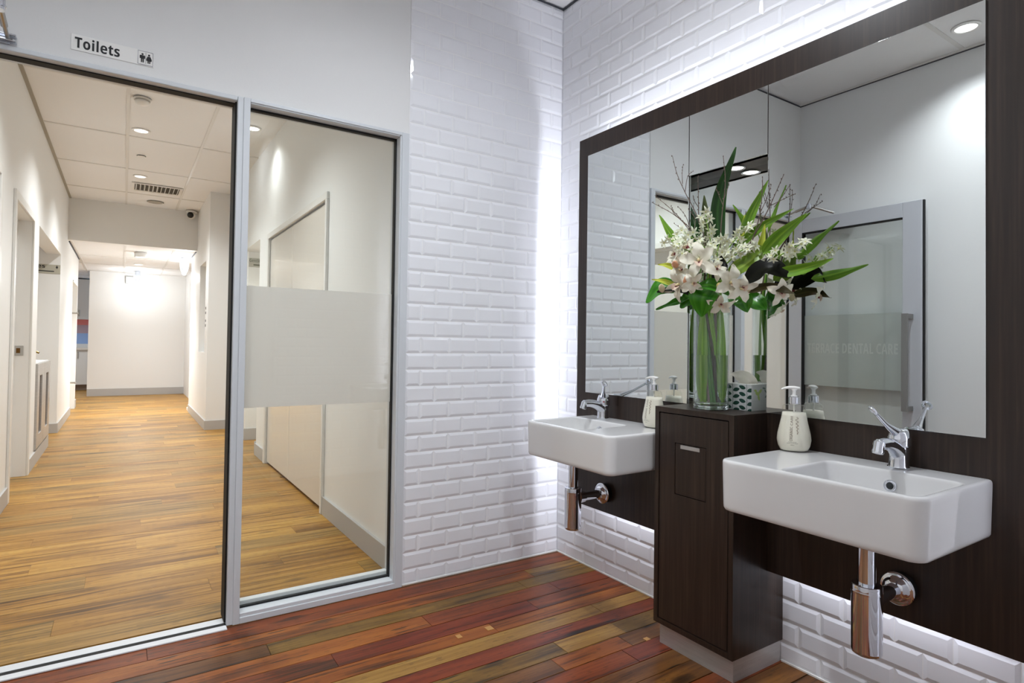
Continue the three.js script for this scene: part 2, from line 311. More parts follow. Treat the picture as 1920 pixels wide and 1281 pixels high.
// doors and joinery of the hall
function hallDoor(name, z0, z1, head, label, depth = 0.10, hardware = 'lever') {
  const d = structure(name, [box(HL - depth - 0.04, HL - depth, 0.008, head, z1, z0)], M.white, label, 'door');
  mesh('architrave', [rbox(HL, HL + 0.016, 0, head + 0.06, z0, z0 + 0.06), rbox(HL, HL + 0.016, 0, head + 0.06, z1 - 0.06, z1), rbox(HL, HL + 0.016, head, head + 0.06, z1, z0)].map((g) => g), M.white, d);
  mesh('door_stop', [box(HL - depth, HL - depth + 0.03, 0, head, z1, z1 + 0.014), box(HL - depth, HL - depth + 0.03, 0, head, z0 - 0.014, z0), box(HL - depth, HL - depth + 0.03, head - 0.014, head, z1, z0)], M.hallPaint, d);
  return d;
}
hallDoor('door_1', -1.02, -1.98, 2.07, 'closed white door in the left hall wall nearest the glazing');
const d2 = hallDoor('door_2', -2.60, -3.52, 2.05, 'white doorway on the left with a brass strike plate', 0.12);
{ const s = mesh('strike_plate', rbox(HL - 0.10, HL - 0.035, 0.965, 1.045, -3.52, -3.514, 0.003), M.steel, d2); mesh('latch_hole', box(HL - 0.08, HL - 0.055, 0.985, 1.025, -3.514, -3.511), std({ color: 0x6b4a1e, roughness: 0.5, metalness: 0.6 }), s); }
const d3 = structure('door_3', [box(HL - 0.10, HL - 0.055, 0.02, 1.95, -8.93, -8.05)], M.white, 'far white door in the left hall wall with two chrome levers', 'door');
mesh('frame', [box(HL - 0.1, HL + 0.012, 0, 1.96, -8.95, -8.90), box(HL - 0.1, HL + 0.012, 1.93, 1.96, -8.90, -8.05)], M.hallPaint, d3);
for (const y of [1.50, 0.42]) mesh('lever', [rod(V(HL - 0.06, y, -8.75), V(HL + 0.03, y, -8.75), 0.014), rod(V(HL + 0.025, y, -8.78), V(HL + 0.025, y, -8.62), 0.011)], M.steel, d3);
const d4 = structure('door_4', [box(-0.99, -0.945, 0.02, 2.06, -8.86, -7.96)], M.white, 'white door with lock and closer on the far right hall wall', 'door');
mesh('architrave', [rbox(-1.0, -0.93, 0, 2.12, -7.96, -7.88), rbox(-1.0, -0.93, 0, 2.12, -8.94, -8.86), rbox(-1.0, -0.93, 2.06, 2.12, -8.86, -7.96)], M.hallPaint, d4);
mesh('lever', [rod(V(-0.99, 0.98, -8.06), V(-1.045, 0.98, -8.06), 0.012), rod(V(-1.04, 0.98, -8.06), V(-1.04, 0.98, -8.20), 0.01), rbox(-1.0, -0.99, 0.90, 1.10, -8.09, -8.03, 0.003)], M.steel, d4);
mesh('deadlock', [rod(V(-0.99, 1.28, -8.06), V(-1.03, 1.28, -8.06), 0.024), rbox(-1.045, -1.02, 1.25, 1.31, -8.075, -8.045, 0.003)], M.steel, d4);
mesh('closer', [rbox(-1.04, -0.99, 1.90, 1.96, -8.30, -8.02, 0.006)], M.steel, d4);
mesh('foot_block', rbox(-1.13, -0.945, 0, 0.045, -8.0, -7.80, 0.006), M.white, d4);

// cupboard with two tall white doors beside the glazing
{
  const c = thing('hall_cupboard', 'tall white two-door cupboard built into the right hall wall', 'cupboard');
  mesh('carcass', box(HR + 0.03, -0.32, 0, 2.05, -3.12, -1.31), M.white, c);
  mesh('frame', [rbox(HR - 0.02, HR, 0, 2.04, -1.33, -1.295), rbox(HR - 0.02, HR, 0, 2.04, -3.17, -3.115), rbox(HR - 0.02, HR, 2.04, 2.09, -3.17, -1.295)], M.white, c);
  mesh('door', rbox(HR + 0.004, HR + 0.03, 0.02, 2.03, -2.29, -1.335), M.whiteGloss, c);
  mesh('door', rbox(HR + 0.004, HR + 0.03, 0.02, 2.03, -3.11, -2.297), M.whiteGloss, c);
  settle(c);
}
// wall recess with a notice
{
  const n = thing('paper_notice', 'white paper notice with dark marks in the right hall recess', 'notice');
  mesh('sheet', box(-1.1195, -1.118, 1.02, 1.62, -5.845, -5.70).translate(-0.002, 0, 0), M.plastic, n);
  for (const y of [1.50, 1.44, 1.34, 1.28]) mesh('mark', box(-1.1235, -1.1213, y, y + 0.03, -5.80, -5.75), M.ink, n);
  settle(n);
}
// low cabinet standing in the mouth of the alcove, with a tap over it
{
  const c = thing('low_cabinet', 'low white cabinet with two grey slotted doors at the hall alcove', 'cabinet');
  mesh('carcass', box(-3.08, HL - 0.004, 0.115, 0.885, -5.06, -3.98), M.white, c);
  mesh('plinth', box(-3.08, HL + 0.012, 0, 0.115, -5.08, -3.98), M.skirting, c);
  for (const z of [-4.0, -4.52]) {
    const d = mesh('door', [rbox(HL - 0.004, HL + 0.016, 0.13, 0.88, z - 0.15, z), rbox(HL - 0.004, HL + 0.016, 0.13, 0.88, z - 0.51, z - 0.36), rbox(HL - 0.004, HL + 0.016, 0.13, 0.25, z - 0.37, z - 0.14), rbox(HL - 0.004, HL + 0.016, 0.77, 0.88, z - 0.37, z - 0.14)], M.brushed, c);
    mesh('slot', box(HL - 0.004, HL + 0.002, 0.24, 0.78, z - 0.38, z - 0.13), std({ color: 0x3b2a22, roughness: 0.25 }), d);
  }
  settle(c);
  const t = thing('drinking_tap', 'small brass tap standing on the low alcove cabinet', 'tap');
  mesh('spout', sweep([V(-2.67, 0.885, -4.1), V(-2.67, 0.96, -4.1), V(-2.65, 0.985, -4.1), V(-2.62, 0.975, -4.1)], [0.012, 0.01, 0.01, 0.009], 10, 14), std({ color: 0x8d7448, roughness: 0.25, metalness: 0.9 }), t);
  mesh('handle', rod(V(-2.67, 0.98, -4.14), V(-2.67, 0.98, -4.06), 0.008), M.steel, t);
  settle(t);
}
// signs
function person(w, skirt) {
  const s = new THREE.Shape(); const k = skirt ? [[0.14, 0.74], [0.26, 0.42], [0.24, 0.26], [0.13, 0.26], [0.12, 0], [0.02, 0], [0.02, 0.24]] : [[0.2, 0.76], [0.25, 0.7], [0.25, 0.42], [0.17, 0.42], [0.14, 0.42], [0.13, 0], [0.02, 0], [0.02, 0.36]];
  k.forEach(([x, y], i) => (i ? s.lineTo(x * w * 2.4, y * w * 2.4) : s.moveTo(x * w * 2.4, y * w * 2.4))); [...k].reverse().forEach(([x, y]) => s.lineTo(-x * w * 2.4, y * w * 2.4));
  const head = new THREE.Shape(); head.absarc(0, 0.88 * w * 2.4, 0.1 * w * 2.4, 0, Math.PI * 2);
  return new THREE.ExtrudeGeometry([s, head], { depth: 0.0008, bevelEnabled: false, curveSegments: 6 });
}
{
  const s = thing('toilets_sign', 'white sign reading Toilets above the glass doorway', 'sign');
  mesh('plate', rbox(-2.169, -1.922, 2.111, 2.166, 0.004, 0.0065, 0.0012), M.plastic, s);
  mesh('lettering', lettering('Toilets', 0.131, 0.0265).translate(-2.158, 2.120, 0.0066), M.ink, s);
  const f = mesh('pictogram', [person(0.0142, false).translate(-1.9575, 2.122, 0.0066), person(0.0142, true).translate(-1.937, 2.122, 0.0066), box(-1.9475, -1.9467, 2.119, 2.160, 0.0066, 0.0074)], M.ink, s);
  const e = std({ color: 0x77738a, roughness: 0.6 });
  mesh('border', [box(-1.972, -1.971, 2.114, 2.164, 0.0066, 0.0074), box(-1.925, -1.924, 2.114, 2.164, 0.0066, 0.0074), box(-1.972, -1.924, 2.114, 2.115, 0.0066, 0.0074), box(-1.972, -1.924, 2.163, 2.164, 0.0066, 0.0074)], e, f);
  settle(s);
  const signMat = std({ color: 0xb9b6a8, roughness: 0.45 });
  const l = thing('ladies_sign', 'grey Ladies sign with left arrow inside the hall alcove', 'sign');
  mesh('plate', rbox(-3.0, -2.632, 1.86, 1.965, -6.08, -6.074, 0.002), signMat, l);
  mesh('lettering', lettering('Ladies', 0.21, 0.03).translate(-2.985, 1.922, -6.0738), M.ink, l);
  mesh('arrow', [box(-2.955, -2.69, 1.882, 1.892, -6.074, -6.072), rod(V(-2.955, 1.887, -6.074), V(-2.955, 1.887, -6.072), 0.014)], M.ink, l);
  mesh('pictogram', person(0.017, true).translate(-2.665, 1.918, -6.0738), M.ink, l); settle(l);
  const g = thing('gentlemen_sign', 'pale Gentlemen sign with arrow seen through the fixed glass', 'sign');
  mesh('plate', rbox(-0.828, -0.55, 1.94, 2.04, -4.55, -4.544, 0.002), signMat, g);
  mesh('lettering', lettering('Gentlemen', 0.19, 0.026).translate(-0.822, 1.995, -4.5438), std({ color: 0x6f7460, roughness: 0.6 }), g);
  mesh('arrow', box(-0.78, -0.60, 1.958, 1.972, -4.544, -4.542), std({ color: 0x5a5c3c, roughness: 0.6 }), g); settle(g);
}
// kitchen glimpsed at the far left
{
  const k = thing('kitchen_unit', 'white kitchen cupboards glimpsed at the far end of the hall', 'kitchen unit');
  mesh('base_cabinet', box(-3.6, -2.6, 0.12, 0.86, -13.3, -12.9), M.white, k); mesh('kick_board', box(-3.6, -2.6, 0, 0.12, -13.3, -12.95), std({ color: 0x8a7664, roughness: 0.6 }), k);
  mesh('worktop', rbox(-3.62, -2.58, 0.86, 0.91, -13.3, -12.86), M.whiteGloss, k); mesh('wall_cabinet', box(-3.6, -2.6, 1.52, 2.38, -13.3, -12.95), M.white, k);
  for (const x of [-2.80, -3.2]) { mesh('handle', rbox(x - 0.012, x + 0.012, 0.68, 0.82, -12.9, -12.88), M.steel, k); mesh('handle', rbox(x - 0.012, x + 0.012, 1.58, 1.72, -12.95, -12.93), M.steel, k); }
  for (const [y0, y1, c] of [[1.40, 1.52, 0xf08c86], [1.22, 1.40, 0xc0a8b4], [0.99, 1.22, 0x9dbcec], [0.91, 0.99, 0xe9e8e4]]) mesh('splashback_stripe', box(-3.6, -2.6, y0, y1, -13.3, -13.2), std({ color: c, roughness: 0.5 }), k);
  settle(k);
}
// ------------------------------------------------------------------ aluminium glazing between washroom and hall
{
  const w = structure('window_1', [rbox(-1.635, -1.588, 0, 2.075, -0.09, 0.012), rbox(-0.948, -0.905, 0, 2.075, -0.09, 0.012), rbox(-1.588, -0.948, 2.054, 2.075, -0.09, 0.012), rbox(-1.588, -0.948, 0, 0.040, -0.09, 0.012)], M.aluminium, 'fixed glazed panel with grey aluminium frame and frosted band', 'glazing');
  mesh('face_bead', [rbox(-1.613, -1.588, 0, 2.075, 0.010, 0.016, 0.002), rbox(-0.940, -0.905, 0, 2.075, 0.010, 0.016, 0.002), rbox(-1.588, -0.94, 0, 0.024, 0.010, 0.017, 0.002), rbox(-1.588, -0.94, 2.060, 2.075, 0.010, 0.016, 0.002)], M.aluminium, w);
  mesh('glazing_bead', [rbox(-1.588, -0.948, 0.040, 0.062, -0.085, -0.052, 0.003)], M.whiteSill, w);
  mesh('gasket', [box(-1.588, -1.584, 0.04, 2.054, -0.052, -0.034), box(-0.954, -0.948, 0.04, 2.054, -0.052, -0.03), box(-1.588, -0.948, 2.046, 2.054, -0.052, -0.03), box(-1.588, -0.948, 0.04, 0.047, -0.050, -0.034)], M.rubber, w);
  mesh('pane', box(-1.586, -0.950, 0.042, 2.052, -0.045, -0.037), M.glass, w);
  mesh('frosted_film', box(-1.584, -0.954, 0.838, 1.334, -0.0475, -0.0455), M.film, w);
  const f = structure('door_5', [rbox(-2.525, -2.487, 0, 2.075, -0.09, 0.008), rbox(-2.487, -1.635, 2.056, 2.075, -0.092, 0.012)], M.aluminium, 'aluminium frame of the open glass doorway', 'door frame');
  mesh('head_seal', [box(-2.487, -1.635, 2.052, 2.058, -0.062, -0.021)], M.rubber, f);
  mesh('jamb_seal', [box(-1.641, -1.634, 0.01, 2.056, -0.088, -0.006)], M.rubber, f);
  mesh('hinge_seal', [box(-2.489, -2.480, 0.01, 2.056, -0.075, 0.002)], M.rubber, f);
  mesh('threshold', [rbox(-2.525, -1.635, 0, 0.006, 0.010, 0.045, 0.002), rbox(-2.525, -1.635, 0, 0.006, -0.060, -0.014, 0.002)], M.whiteSill, f);
  mesh('threshold_seal', [box(-2.525, -1.635, 0, 0.0045, -0.016, 0.012)], M.rubber, f);
}
// the open glass door, folded back along the left wall
{
  const d = thing('glass_door', 'open grey-framed glass door with frosted band, seen in the mirror', 'door');
  const x0 = -2.470, x1 = -2.425, z0 = -0.022, z1 = 0.850;
  mesh('stile', rbox(x0, x1, 0.01, 2.06, z0, z0 + 0.100, 0.003), M.doorAluminium, d); mesh('stile', rbox(x0, x1, 0.01, 2.06, z1 - 0.108, z1, 0.003), M.doorAluminium, d);
  mesh('top_rail', rbox(x0, x1, 1.963, 2.06, z0 + 0.1, z1 - 0.108, 0.003), M.doorAluminium, d); mesh('bottom_rail', rbox(x0, x1, 0.01, 0.18, z0 + 0.1, z1 - 0.108, 0.003), M.doorAluminium, d);
  const gx = (x0 + x1) / 2;
  mesh('pane', box(gx - 0.004, gx + 0.004, 0.18, 1.963, z0 + 0.1, z1 - 0.108), M.glass, d);
  mesh('gasket', [box(gx - 0.012, x1 + 0.001, 0.18, 1.963, z0 + 0.1, z0 + 0.108), box(gx - 0.012, x1 + 0.001, 1.955, 1.963, z0 + 0.1, z1 - 0.108), box(gx - 0.012, x1 + 0.001, 0.18, 0.188, z0 + 0.1, z1 - 0.108)], M.rubber, d);
  mesh('edge_seal', box(x0 + 0.01, x0 + 0.03, 0.01, 2.06, z1, z1 + 0.008), M.rubber, d);
  const film = mesh('frosted_film', box(gx - 0.0062, gx - 0.0042, 0.845, 1.352, z0 + 0.103, z1 - 0.111), phys({ color: 0xc0c2be, roughness: 0.8 }), d);
  const t = lettering('TERRACE DENTAL CARE', 0.60, 0.050, 0.0008); t.rotateY(-Math.PI / 2); t.translate(gx - 0.0035, 1.08, z0 + 0.128);   // reads from the other side of the glass
  mesh('lettering', t, M.filmCut, film);
  const h = mesh('handle', [rbox(x1 + 0.070, x1 + 0.088, 0.725, 1.34, 0.772, 0.806, 0.002), rbox(x1, x1 + 0.070, 0.726, 0.757, 0.773, 0.805, 0.002), rbox(x1, x1 + 0.070, 1.308, 1.339, 0.773, 0.805, 0.002)], std({ color: 0x8f8d8a, roughness: 0.35, metalness: 0.6 }), d);
  settle(d);
  const c = thing('door_closer', 'chrome door closer arm fixed to the head above the open doorway', 'door closer');
  mesh('bracket', [rbox(-2.372, -2.312, 2.082, 2.090, 0.004, 0.034, 0.002), rbox(-2.372, -2.312, 2.100, 2.106, 0.004, 0.034, 0.002), rbox(-2.360, -2.33, 2.078, 2.108, 0.004, 0.010, 0.002)], M.chrome, c);
  mesh('arm', [rod(V(-2.335, 2.094, 0.022), V(-2.336, 2.110, 0.085), 0.006), rod(V(-2.336, 2.108, 0.080), V(-2.337, 2.128, 0.165), 0.010)], M.steel, c);
  mesh('elbow', [rod(V(-2.337, 2.112, 0.178), V(-2.337, 2.146, 0.178), 0.017), rod(V(-2.337, 2.122, 0.178), V(-2.337, 2.127, 0.178), 0.02)], M.chrome, c);
  mesh('arm', [rod(V(-2.337, 2.135, 0.178), V(-2.44, 2.075, 0.30), 0.008)], M.steel, c);
  mesh('closer_body', rbox(-2.516, -2.472, 1.98, 2.04, 0.18, 0.42, 0.006), M.doorAluminium, c);
  settle(c);
}

// ------------------------------------------------------------------ lamps
function lampLight(at, watts, color, radius, angle = 1.15) {      // a downlight's beam, starting just under its lens
  const s = new THREE.SpotLight(color, watts / 2.3, 0, angle, 1, 2); s.position.copy(at); s.target.position.set(at.x, at.y - 1, at.z);
  s.castShadow = true; s.shadow.radius = radius / 0.02; s.shadow.mapSize.set(1024, 1024); scene.add(s); scene.add(s.target);
}
const glowCool = std({ color: 0xffffff, emissive: new THREE.Color(1, 1, 1), emissiveIntensity: 2.6 }), glowWarm = std({ color: 0xffffff, emissive: new THREE.Color(1, 0.96, 0.88), emissiveIntensity: 3.2 });
function downlight(x, y, z, label, color, power, glow, r = 0.052, angle = 1.15) {
  const d = thing('ceiling_downlight', label, 'downlight', 'recessed ceiling downlights');
  mesh('trim_ring', lathe([[r, y - 0.001], [r + 0.002, y - 0.006], [r + 0.014, y - 0.006], [r + 0.018, y - 0.001], [r + 0.018, y + 0.004], [r, y + 0.004]]).translate(x, 0, z), M.plastic, d);
  mesh('lamp_lens', lathe([[0.0001, y - 0.005], [r * 0.7, y - 0.004], [r, y - 0.001], [r, y + 0.003], [0.0001, y + 0.003]]).translate(x, 0, z), glow, d);
  lampLight(V(x, y - 0.012, z), power, color, r * 0.8, angle); return settle(d);
}
downlight(-2.222, CEIL, 1.15, 'round downlight in the washroom ceiling, reflected at the mirror top', COOL, VANITY_LAMP * 0.45, glowCool);
downlight(-1.05, CEIL, 1.15, 'washroom ceiling downlight over the basins', COOL, VANITY_LAMP * 0.7, glowCool, 0.052, 1.4);
downlight(-1.35, CEIL, 2.85, 'washroom ceiling downlight behind the viewer', COOL, VANITY_LAMP, glowCool, 0.052, 1.4);
downlight(-1.9, CEIL, -1.45, 'hall ceiling downlight nearest the glazing', WARM, HALL_LAMP, glowWarm);
downlight(-1.9, CEIL, -3.55, 'hall downlight just beyond the smoke detector', WARM, HALL_LAMP, glowWarm);
downlight(-1.872, CEIL, -5.264, 'hall downlight beside the air grille', WARM, HALL_LAMP, glowWarm);
downlight(-1.09, CEIL, -2.916, 'hall downlight seen at the top of the fixed glass', WARM, HALL_LAMP * 0.15, glowWarm);
downlight(-0.68, 2.105, -4.0, 'downlight in the recess with the Gentlemen sign', new THREE.Color(1, 0.97, 0.86), 4, glowWarm, 0.04);
downlight(-3.25, 2.30, -4.9, 'downlight over the alcove with the slotted cabinet', WARM, 6, glowWarm);
downlight(-3.3, LOW, -11.6, 'downlight before the far kitchen cupboards', WARM, 22, glowWarm);
downlight(-1.8, LOW, -9.4, 'downlight in the lower hall ceiling beyond the drum light', COOL, FAR_LAMP * 0.7, glowWarm);
{
  const d = thing('surface_downlight', 'drum-shaped surface downlight on the lower hall ceiling', 'ceiling light');
  mesh('drum', lathe([[0.0001, LOW], [0.085, LOW], [0.085, LOW - 0.07], [0.07, LOW - 0.07], [0.066, LOW - 0.05], [0.0001, LOW - 0.05]]).translate(-1.8, 0, -7.75), M.hallPaint, d);
  mesh('lamp_lens', lathe([[0.0001, LOW - 0.072], [0.064, LOW - 0.068], [0.064, LOW - 0.052], [0.0001, LOW - 0.052]]).translate(-1.8, 0, -7.75), glowWarm, d);
  lampLight(V(-1.8, LOW - 0.08, -7.75), FAR_LAMP, WARM, 0.05); settle(d);
}
const glowBlue = std({ color: 0xffffff, emissive: new THREE.Color(0.92, 0.97, 1), emissiveIntensity: 2 });
function uLamp(x, z, label) {
  const d = thing('ceiling_lamp', label, 'ceiling lamp', 'ceiling lamps with glowing rims');
  mesh('cup', lathe([[0.0001, LOW], [0.045, LOW], [0.043, LOW - 0.10], [0.03, LOW - 0.2], [0.0001, LOW - 0.235]], 20).translate(x, 0, z), std({ color: 0xb9bec6, roughness: 0.3 }), d);
  mesh('glow_rim', new THREE.TubeGeometry(new THREE.CatmullRomCurve3([V(x - 0.055, LOW - 0.08, z + 0.04), V(x - 0.05, LOW - 0.16, z + 0.04), V(x - 0.03, LOW - 0.22, z + 0.04), V(x, LOW - 0.245, z + 0.04), V(x + 0.03, LOW - 0.22, z + 0.04), V(x + 0.05, LOW - 0.16, z + 0.04), V(x + 0.055, LOW - 0.08, z + 0.04)]), 30, 0.009, 8), glowBlue, d);
  mesh('glow_bulb', new THREE.SphereGeometry(0.03, 16, 12).scale(1, 0.8, 1).translate(x, LOW - 0.245, z + 0.03), glowBlue, d);
  const p = new THREE.PointLight(new THREE.Color(0.92, 0.96, 1), FAR_LAMP * 0.02, 0, 2); p.position.set(x, LOW - 0.31, z + 0.06); p.castShadow = true; p.shadow.radius = 1.5; scene.add(p); settle(d);
}
uLamp(-1.79, -10.6, 'ceiling lamp with a glowing rim before the far end wall'); uLamp(-1.21, -8.0, 'ceiling lamp with a glowing rim at the right of the bulkhead');
single('emergency_light', rbox(-1.98, -1.83, 2.20, 2.34, FZ, FZ + 0.06, 0.01), std({ color: 0xd4d8d8, roughness: 0.4 }), 'small white box fixed high on the far end wall', 'wall box');
{
  const s = thing('smoke_detector', 'round white smoke detector on the near hall ceiling', 'smoke detector');
  mesh('base', lathe([[0.0001, CEIL], [0.062, CEIL], [0.062, CEIL - 0.014], [0.0001, CEIL - 0.014]]).translate(-1.91, 0, -2.734), M.plastic, s);
  mesh('sensor_head', lathe([[0.0001, CEIL - 0.052], [0.028, CEIL - 0.05], [0.05, CEIL - 0.036], [0.054, CEIL - 0.018], [0.0001, CEIL - 0.018]]).translate(-1.91, 0, -2.734), M.plastic, s); settle(s);
  single('sprinkler_plate', lathe([[0.0001, CEIL - 0.008], [0.03, CEIL - 0.006], [0.04, CEIL], [0.0001, CEIL]]).translate(-1.881, 0, -4.395), M.plastic, 'small flat white disc on the hall ceiling between downlights', 'cover plate');
  single('ceiling_speaker', lathe([[0.0001, CEIL - 0.005], [0.09, CEIL - 0.006], [0.1, CEIL - 0.001], [0.0001, CEIL]]).translate(-1.672, 0, -6.60), std({ color: 0xb3aea4, roughness: 0.8 }), 'round grey speaker grille near the bulkhead', 'speaker');
  const a = thing('air_grille', 'white slatted air grille in the hall ceiling', 'air vent');
  mesh('frame', [box(-1.95, -1.42, CEIL - 0.008, CEIL, -5.62, -5.59), box(-1.95, -1.42, CEIL - 0.008, CEIL, -5.99, -5.96), box(-1.95, -1.92, CEIL - 0.008, CEIL, -5.96, -5.62), box(-1.45, -1.42, CEIL - 0.008, CEIL, -5.96, -5.62)], M.plastic, a);
  mesh('backing', box(-1.92, -1.45, CEIL - 0.001, CEIL + 0.004, -5.96, -5.62), std({ color: 0x57534c, roughness: 0.9 }), a);
  for (let k = 0; k < 11; k++) mesh('slat', box(-0.002, 0.002, -0.012, 0.012, -5.96, -5.62).rotateZ(k < 6 ? 0.5 : -0.5).translate(-1.905 + k * 0.044, CEIL - 0.008, 0), M.plastic, a); settle(a);
  const c = thing('security_camera', 'small dome security camera below the hall ceiling by the bulkhead', 'camera');
  mesh('base', lathe([[0.0001, CEIL], [0.07, CEIL], [0.068, CEIL - 0.03], [0.0001, CEIL - 0.03]]).translate(-1.215, 0, -6.9), M.plastic, c);
  mesh('dome', new THREE.SphereGeometry(0.055, 24, 16).translate(-1.215, CEIL - 0.06, -6.9), M.plastic, c);
  mesh('lens', new THREE.SphereGeometry(0.042, 20, 14).translate(-1.23, CEIL - 0.068, -6.865), M.black, c); settle(c);
}

// ------------------------------------------------------------------ vanity panel, mirrors, niche
const PX = -0.105, NZ0 = 0.953, NZ1 = 1.294, NY0 = 0.885, NY1 = 1.792;
{
  const s = new THREE.Shape(); s.moveTo(0.275, 0.34); s.lineTo(2.0, 0.34); s.lineTo(2.0, 2.125); s.lineTo(0.275, 2.125); s.closePath();
  const hole = new THREE.Path(); hole.moveTo(NZ0, 0.346); hole.lineTo(NZ0, NY1); hole.lineTo(NZ1, NY1); hole.lineTo(NZ1, 0.346); hole.closePath(); s.holes.push(hole);
  const g = new THREE.ExtrudeGeometry(s, { depth: 0.022, bevelEnabled: false }); g.rotateY(-Math.PI / 2); g.translate(PX + 0.022, 0, 0); uvMetres(g);
  const p = thing('vanity_backboard', 'large dark brown timber panel behind the mirrors and basins', 'wall panel'); mesh('board', g, M.wenge, p);
  mesh('batten', [box(-0.083, -0.009, 0.55, 0.60, 0.64, 0.94), box(-0.083, -0.009, 0.55, 0.60, 1.31, 1.66), box(-0.083, -0.009, 1.83, 1.88, 0.64, 1.66), box(-0.083, -0.009, 0.6, 1.83, 0.64, 0.67), box(-0.083, -0.009, 0.6, 1.83, 1.63, 1.66)], M.darkGap, p); settle(p);
  const mir = (n, z0, z1, y0, y1, label) => single('mirror', rbox(PX - 0.006, PX, y0, y1, z0, z1, 0.0008, 1), M.mirror, label, 'mirror');
  mir(0, 0.345, 0.9515, 0.885, 2.034, 'left wall mirror reflecting the white tiles');
  mir(1, 0.9545, 1.2925, NY1, 2.034, 'short wall mirror above the flower niche');
  mir(2, 1.2955, 1.911, 0.885, 2.034, 'right wall mirror reflecting the open glass door');
  const n = thing('mirrored_niche', 'recess lined with mirror behind the flowers', 'niche');
  mesh('back_mirror', box(-0.008, -0.004, NY0 + 0.001, NY1, NZ0, NZ1), M.mirror, n);
  mesh('side_mirror', box(PX + 0.001, -0.008, NY0 + 0.001, NY1, NZ0, NZ0 + 0.004), M.mirror, n); mesh('side_mirror', box(PX + 0.001, -0.008, NY0 + 0.001, NY1, NZ1 - 0.004, NZ1), M.mirror, n);
  mesh('niche_ceiling', box(PX, -0.004, NY1, NY1 + 0.018, NZ0, NZ1), M.wenge, n); settle(n);
  const d = thing('niche_downlight', 'small round downlight in the dark niche ceiling', 'downlight');
  mesh('trim_ring', lathe([[0.028, NY1 - 0.0005], [0.029, NY1 - 0.003], [0.035, NY1 - 0.003], [0.036, NY1], [0.028, NY1]]).translate(-0.055, 0, 1.126), M.chrome, d);
  mesh('lamp_lens', lathe([[0.0001, NY1 - 0.003], [0.02, NY1 - 0.0025], [0.028, NY1 - 0.001], [0.028, NY1], [0.0001, NY1]]).translate(-0.055, 0, 1.126), glowCool, d);
  lampLight(V(-0.055, NY1 - 0.007, 1.126), 0.5, new THREE.Color(1, 0.97, 0.92), 0.02); settle(d);
}
// light strips hidden behind the panel edges
function ledStrip(a, b, dir, label, share = 1, w = 0.014) {
  const len = a.distanceTo(b), mid = a.clone().add(b).multiplyScalar(0.5);
  const along = b.clone().sub(a).normalize(), side = along.clone().cross(dir);
  const m = new THREE.Matrix4().makeBasis(along, side, dir).setPosition(mid);
  single('led_strip', new THREE.BoxGeometry(len, w, 0.006).translate(0, 0, -0.004).applyMatrix4(m), std({ color: 0xffffff, emissive: LED, emissiveIntensity: 3 }), label, 'light strip', 'light strips behind the vanity panel');
  const l = new THREE.RectAreaLight(LED, LED_STRIP * share, len, w); l.position.copy(mid).addScaledVector(dir, 0.002); l.up.copy(Math.abs(dir.y) > 0.5 ? V(1, 0, 0) : V(1, 0, 0)); l.lookAt(l.position.clone().add(dir)); 
  // the light's width runs along its own x axis: turn it so that x follows the strip
  l.setRotationFromMatrix(new THREE.Matrix4().makeBasis(along, dir.clone().negate().cross(along), dir.clone().negate())); scene.add(l);
}
ledStrip(V(-0.026, 0.47, 0.50), V(-0.026, 2.0, 0.50), V(0, 0, -1), 'glowing light strip behind the left edge of the dark panel', 0.55, 0.04);
ledStrip(V(-0.026, 0.47, 1.775), V(-0.026, 2.0, 1.775), V(0, 0, 1), 'glowing light strip behind the right edge of the dark panel', 0.55, 0.04);
ledStrip(V(-0.055, 0.425, 0.38), V(-0.055, 0.425, 0.94), V(0, -1, 0), 'glowing light strip behind the panel bottom under the left basin', 0.45);
ledStrip(V(-0.055, 0.425, 1.31), V(-0.055, 0.425, 1.88), V(0, -1, 0), 'glowing light strip behind the panel bottom under the right basin', 0.45);
ledStrip(V(-0.055, 2.04, 0.38), V(-0.055, 2.04, 1.88), V(0, 1, 0), 'glowing light strip behind the top edge of the dark panel', 0.75);

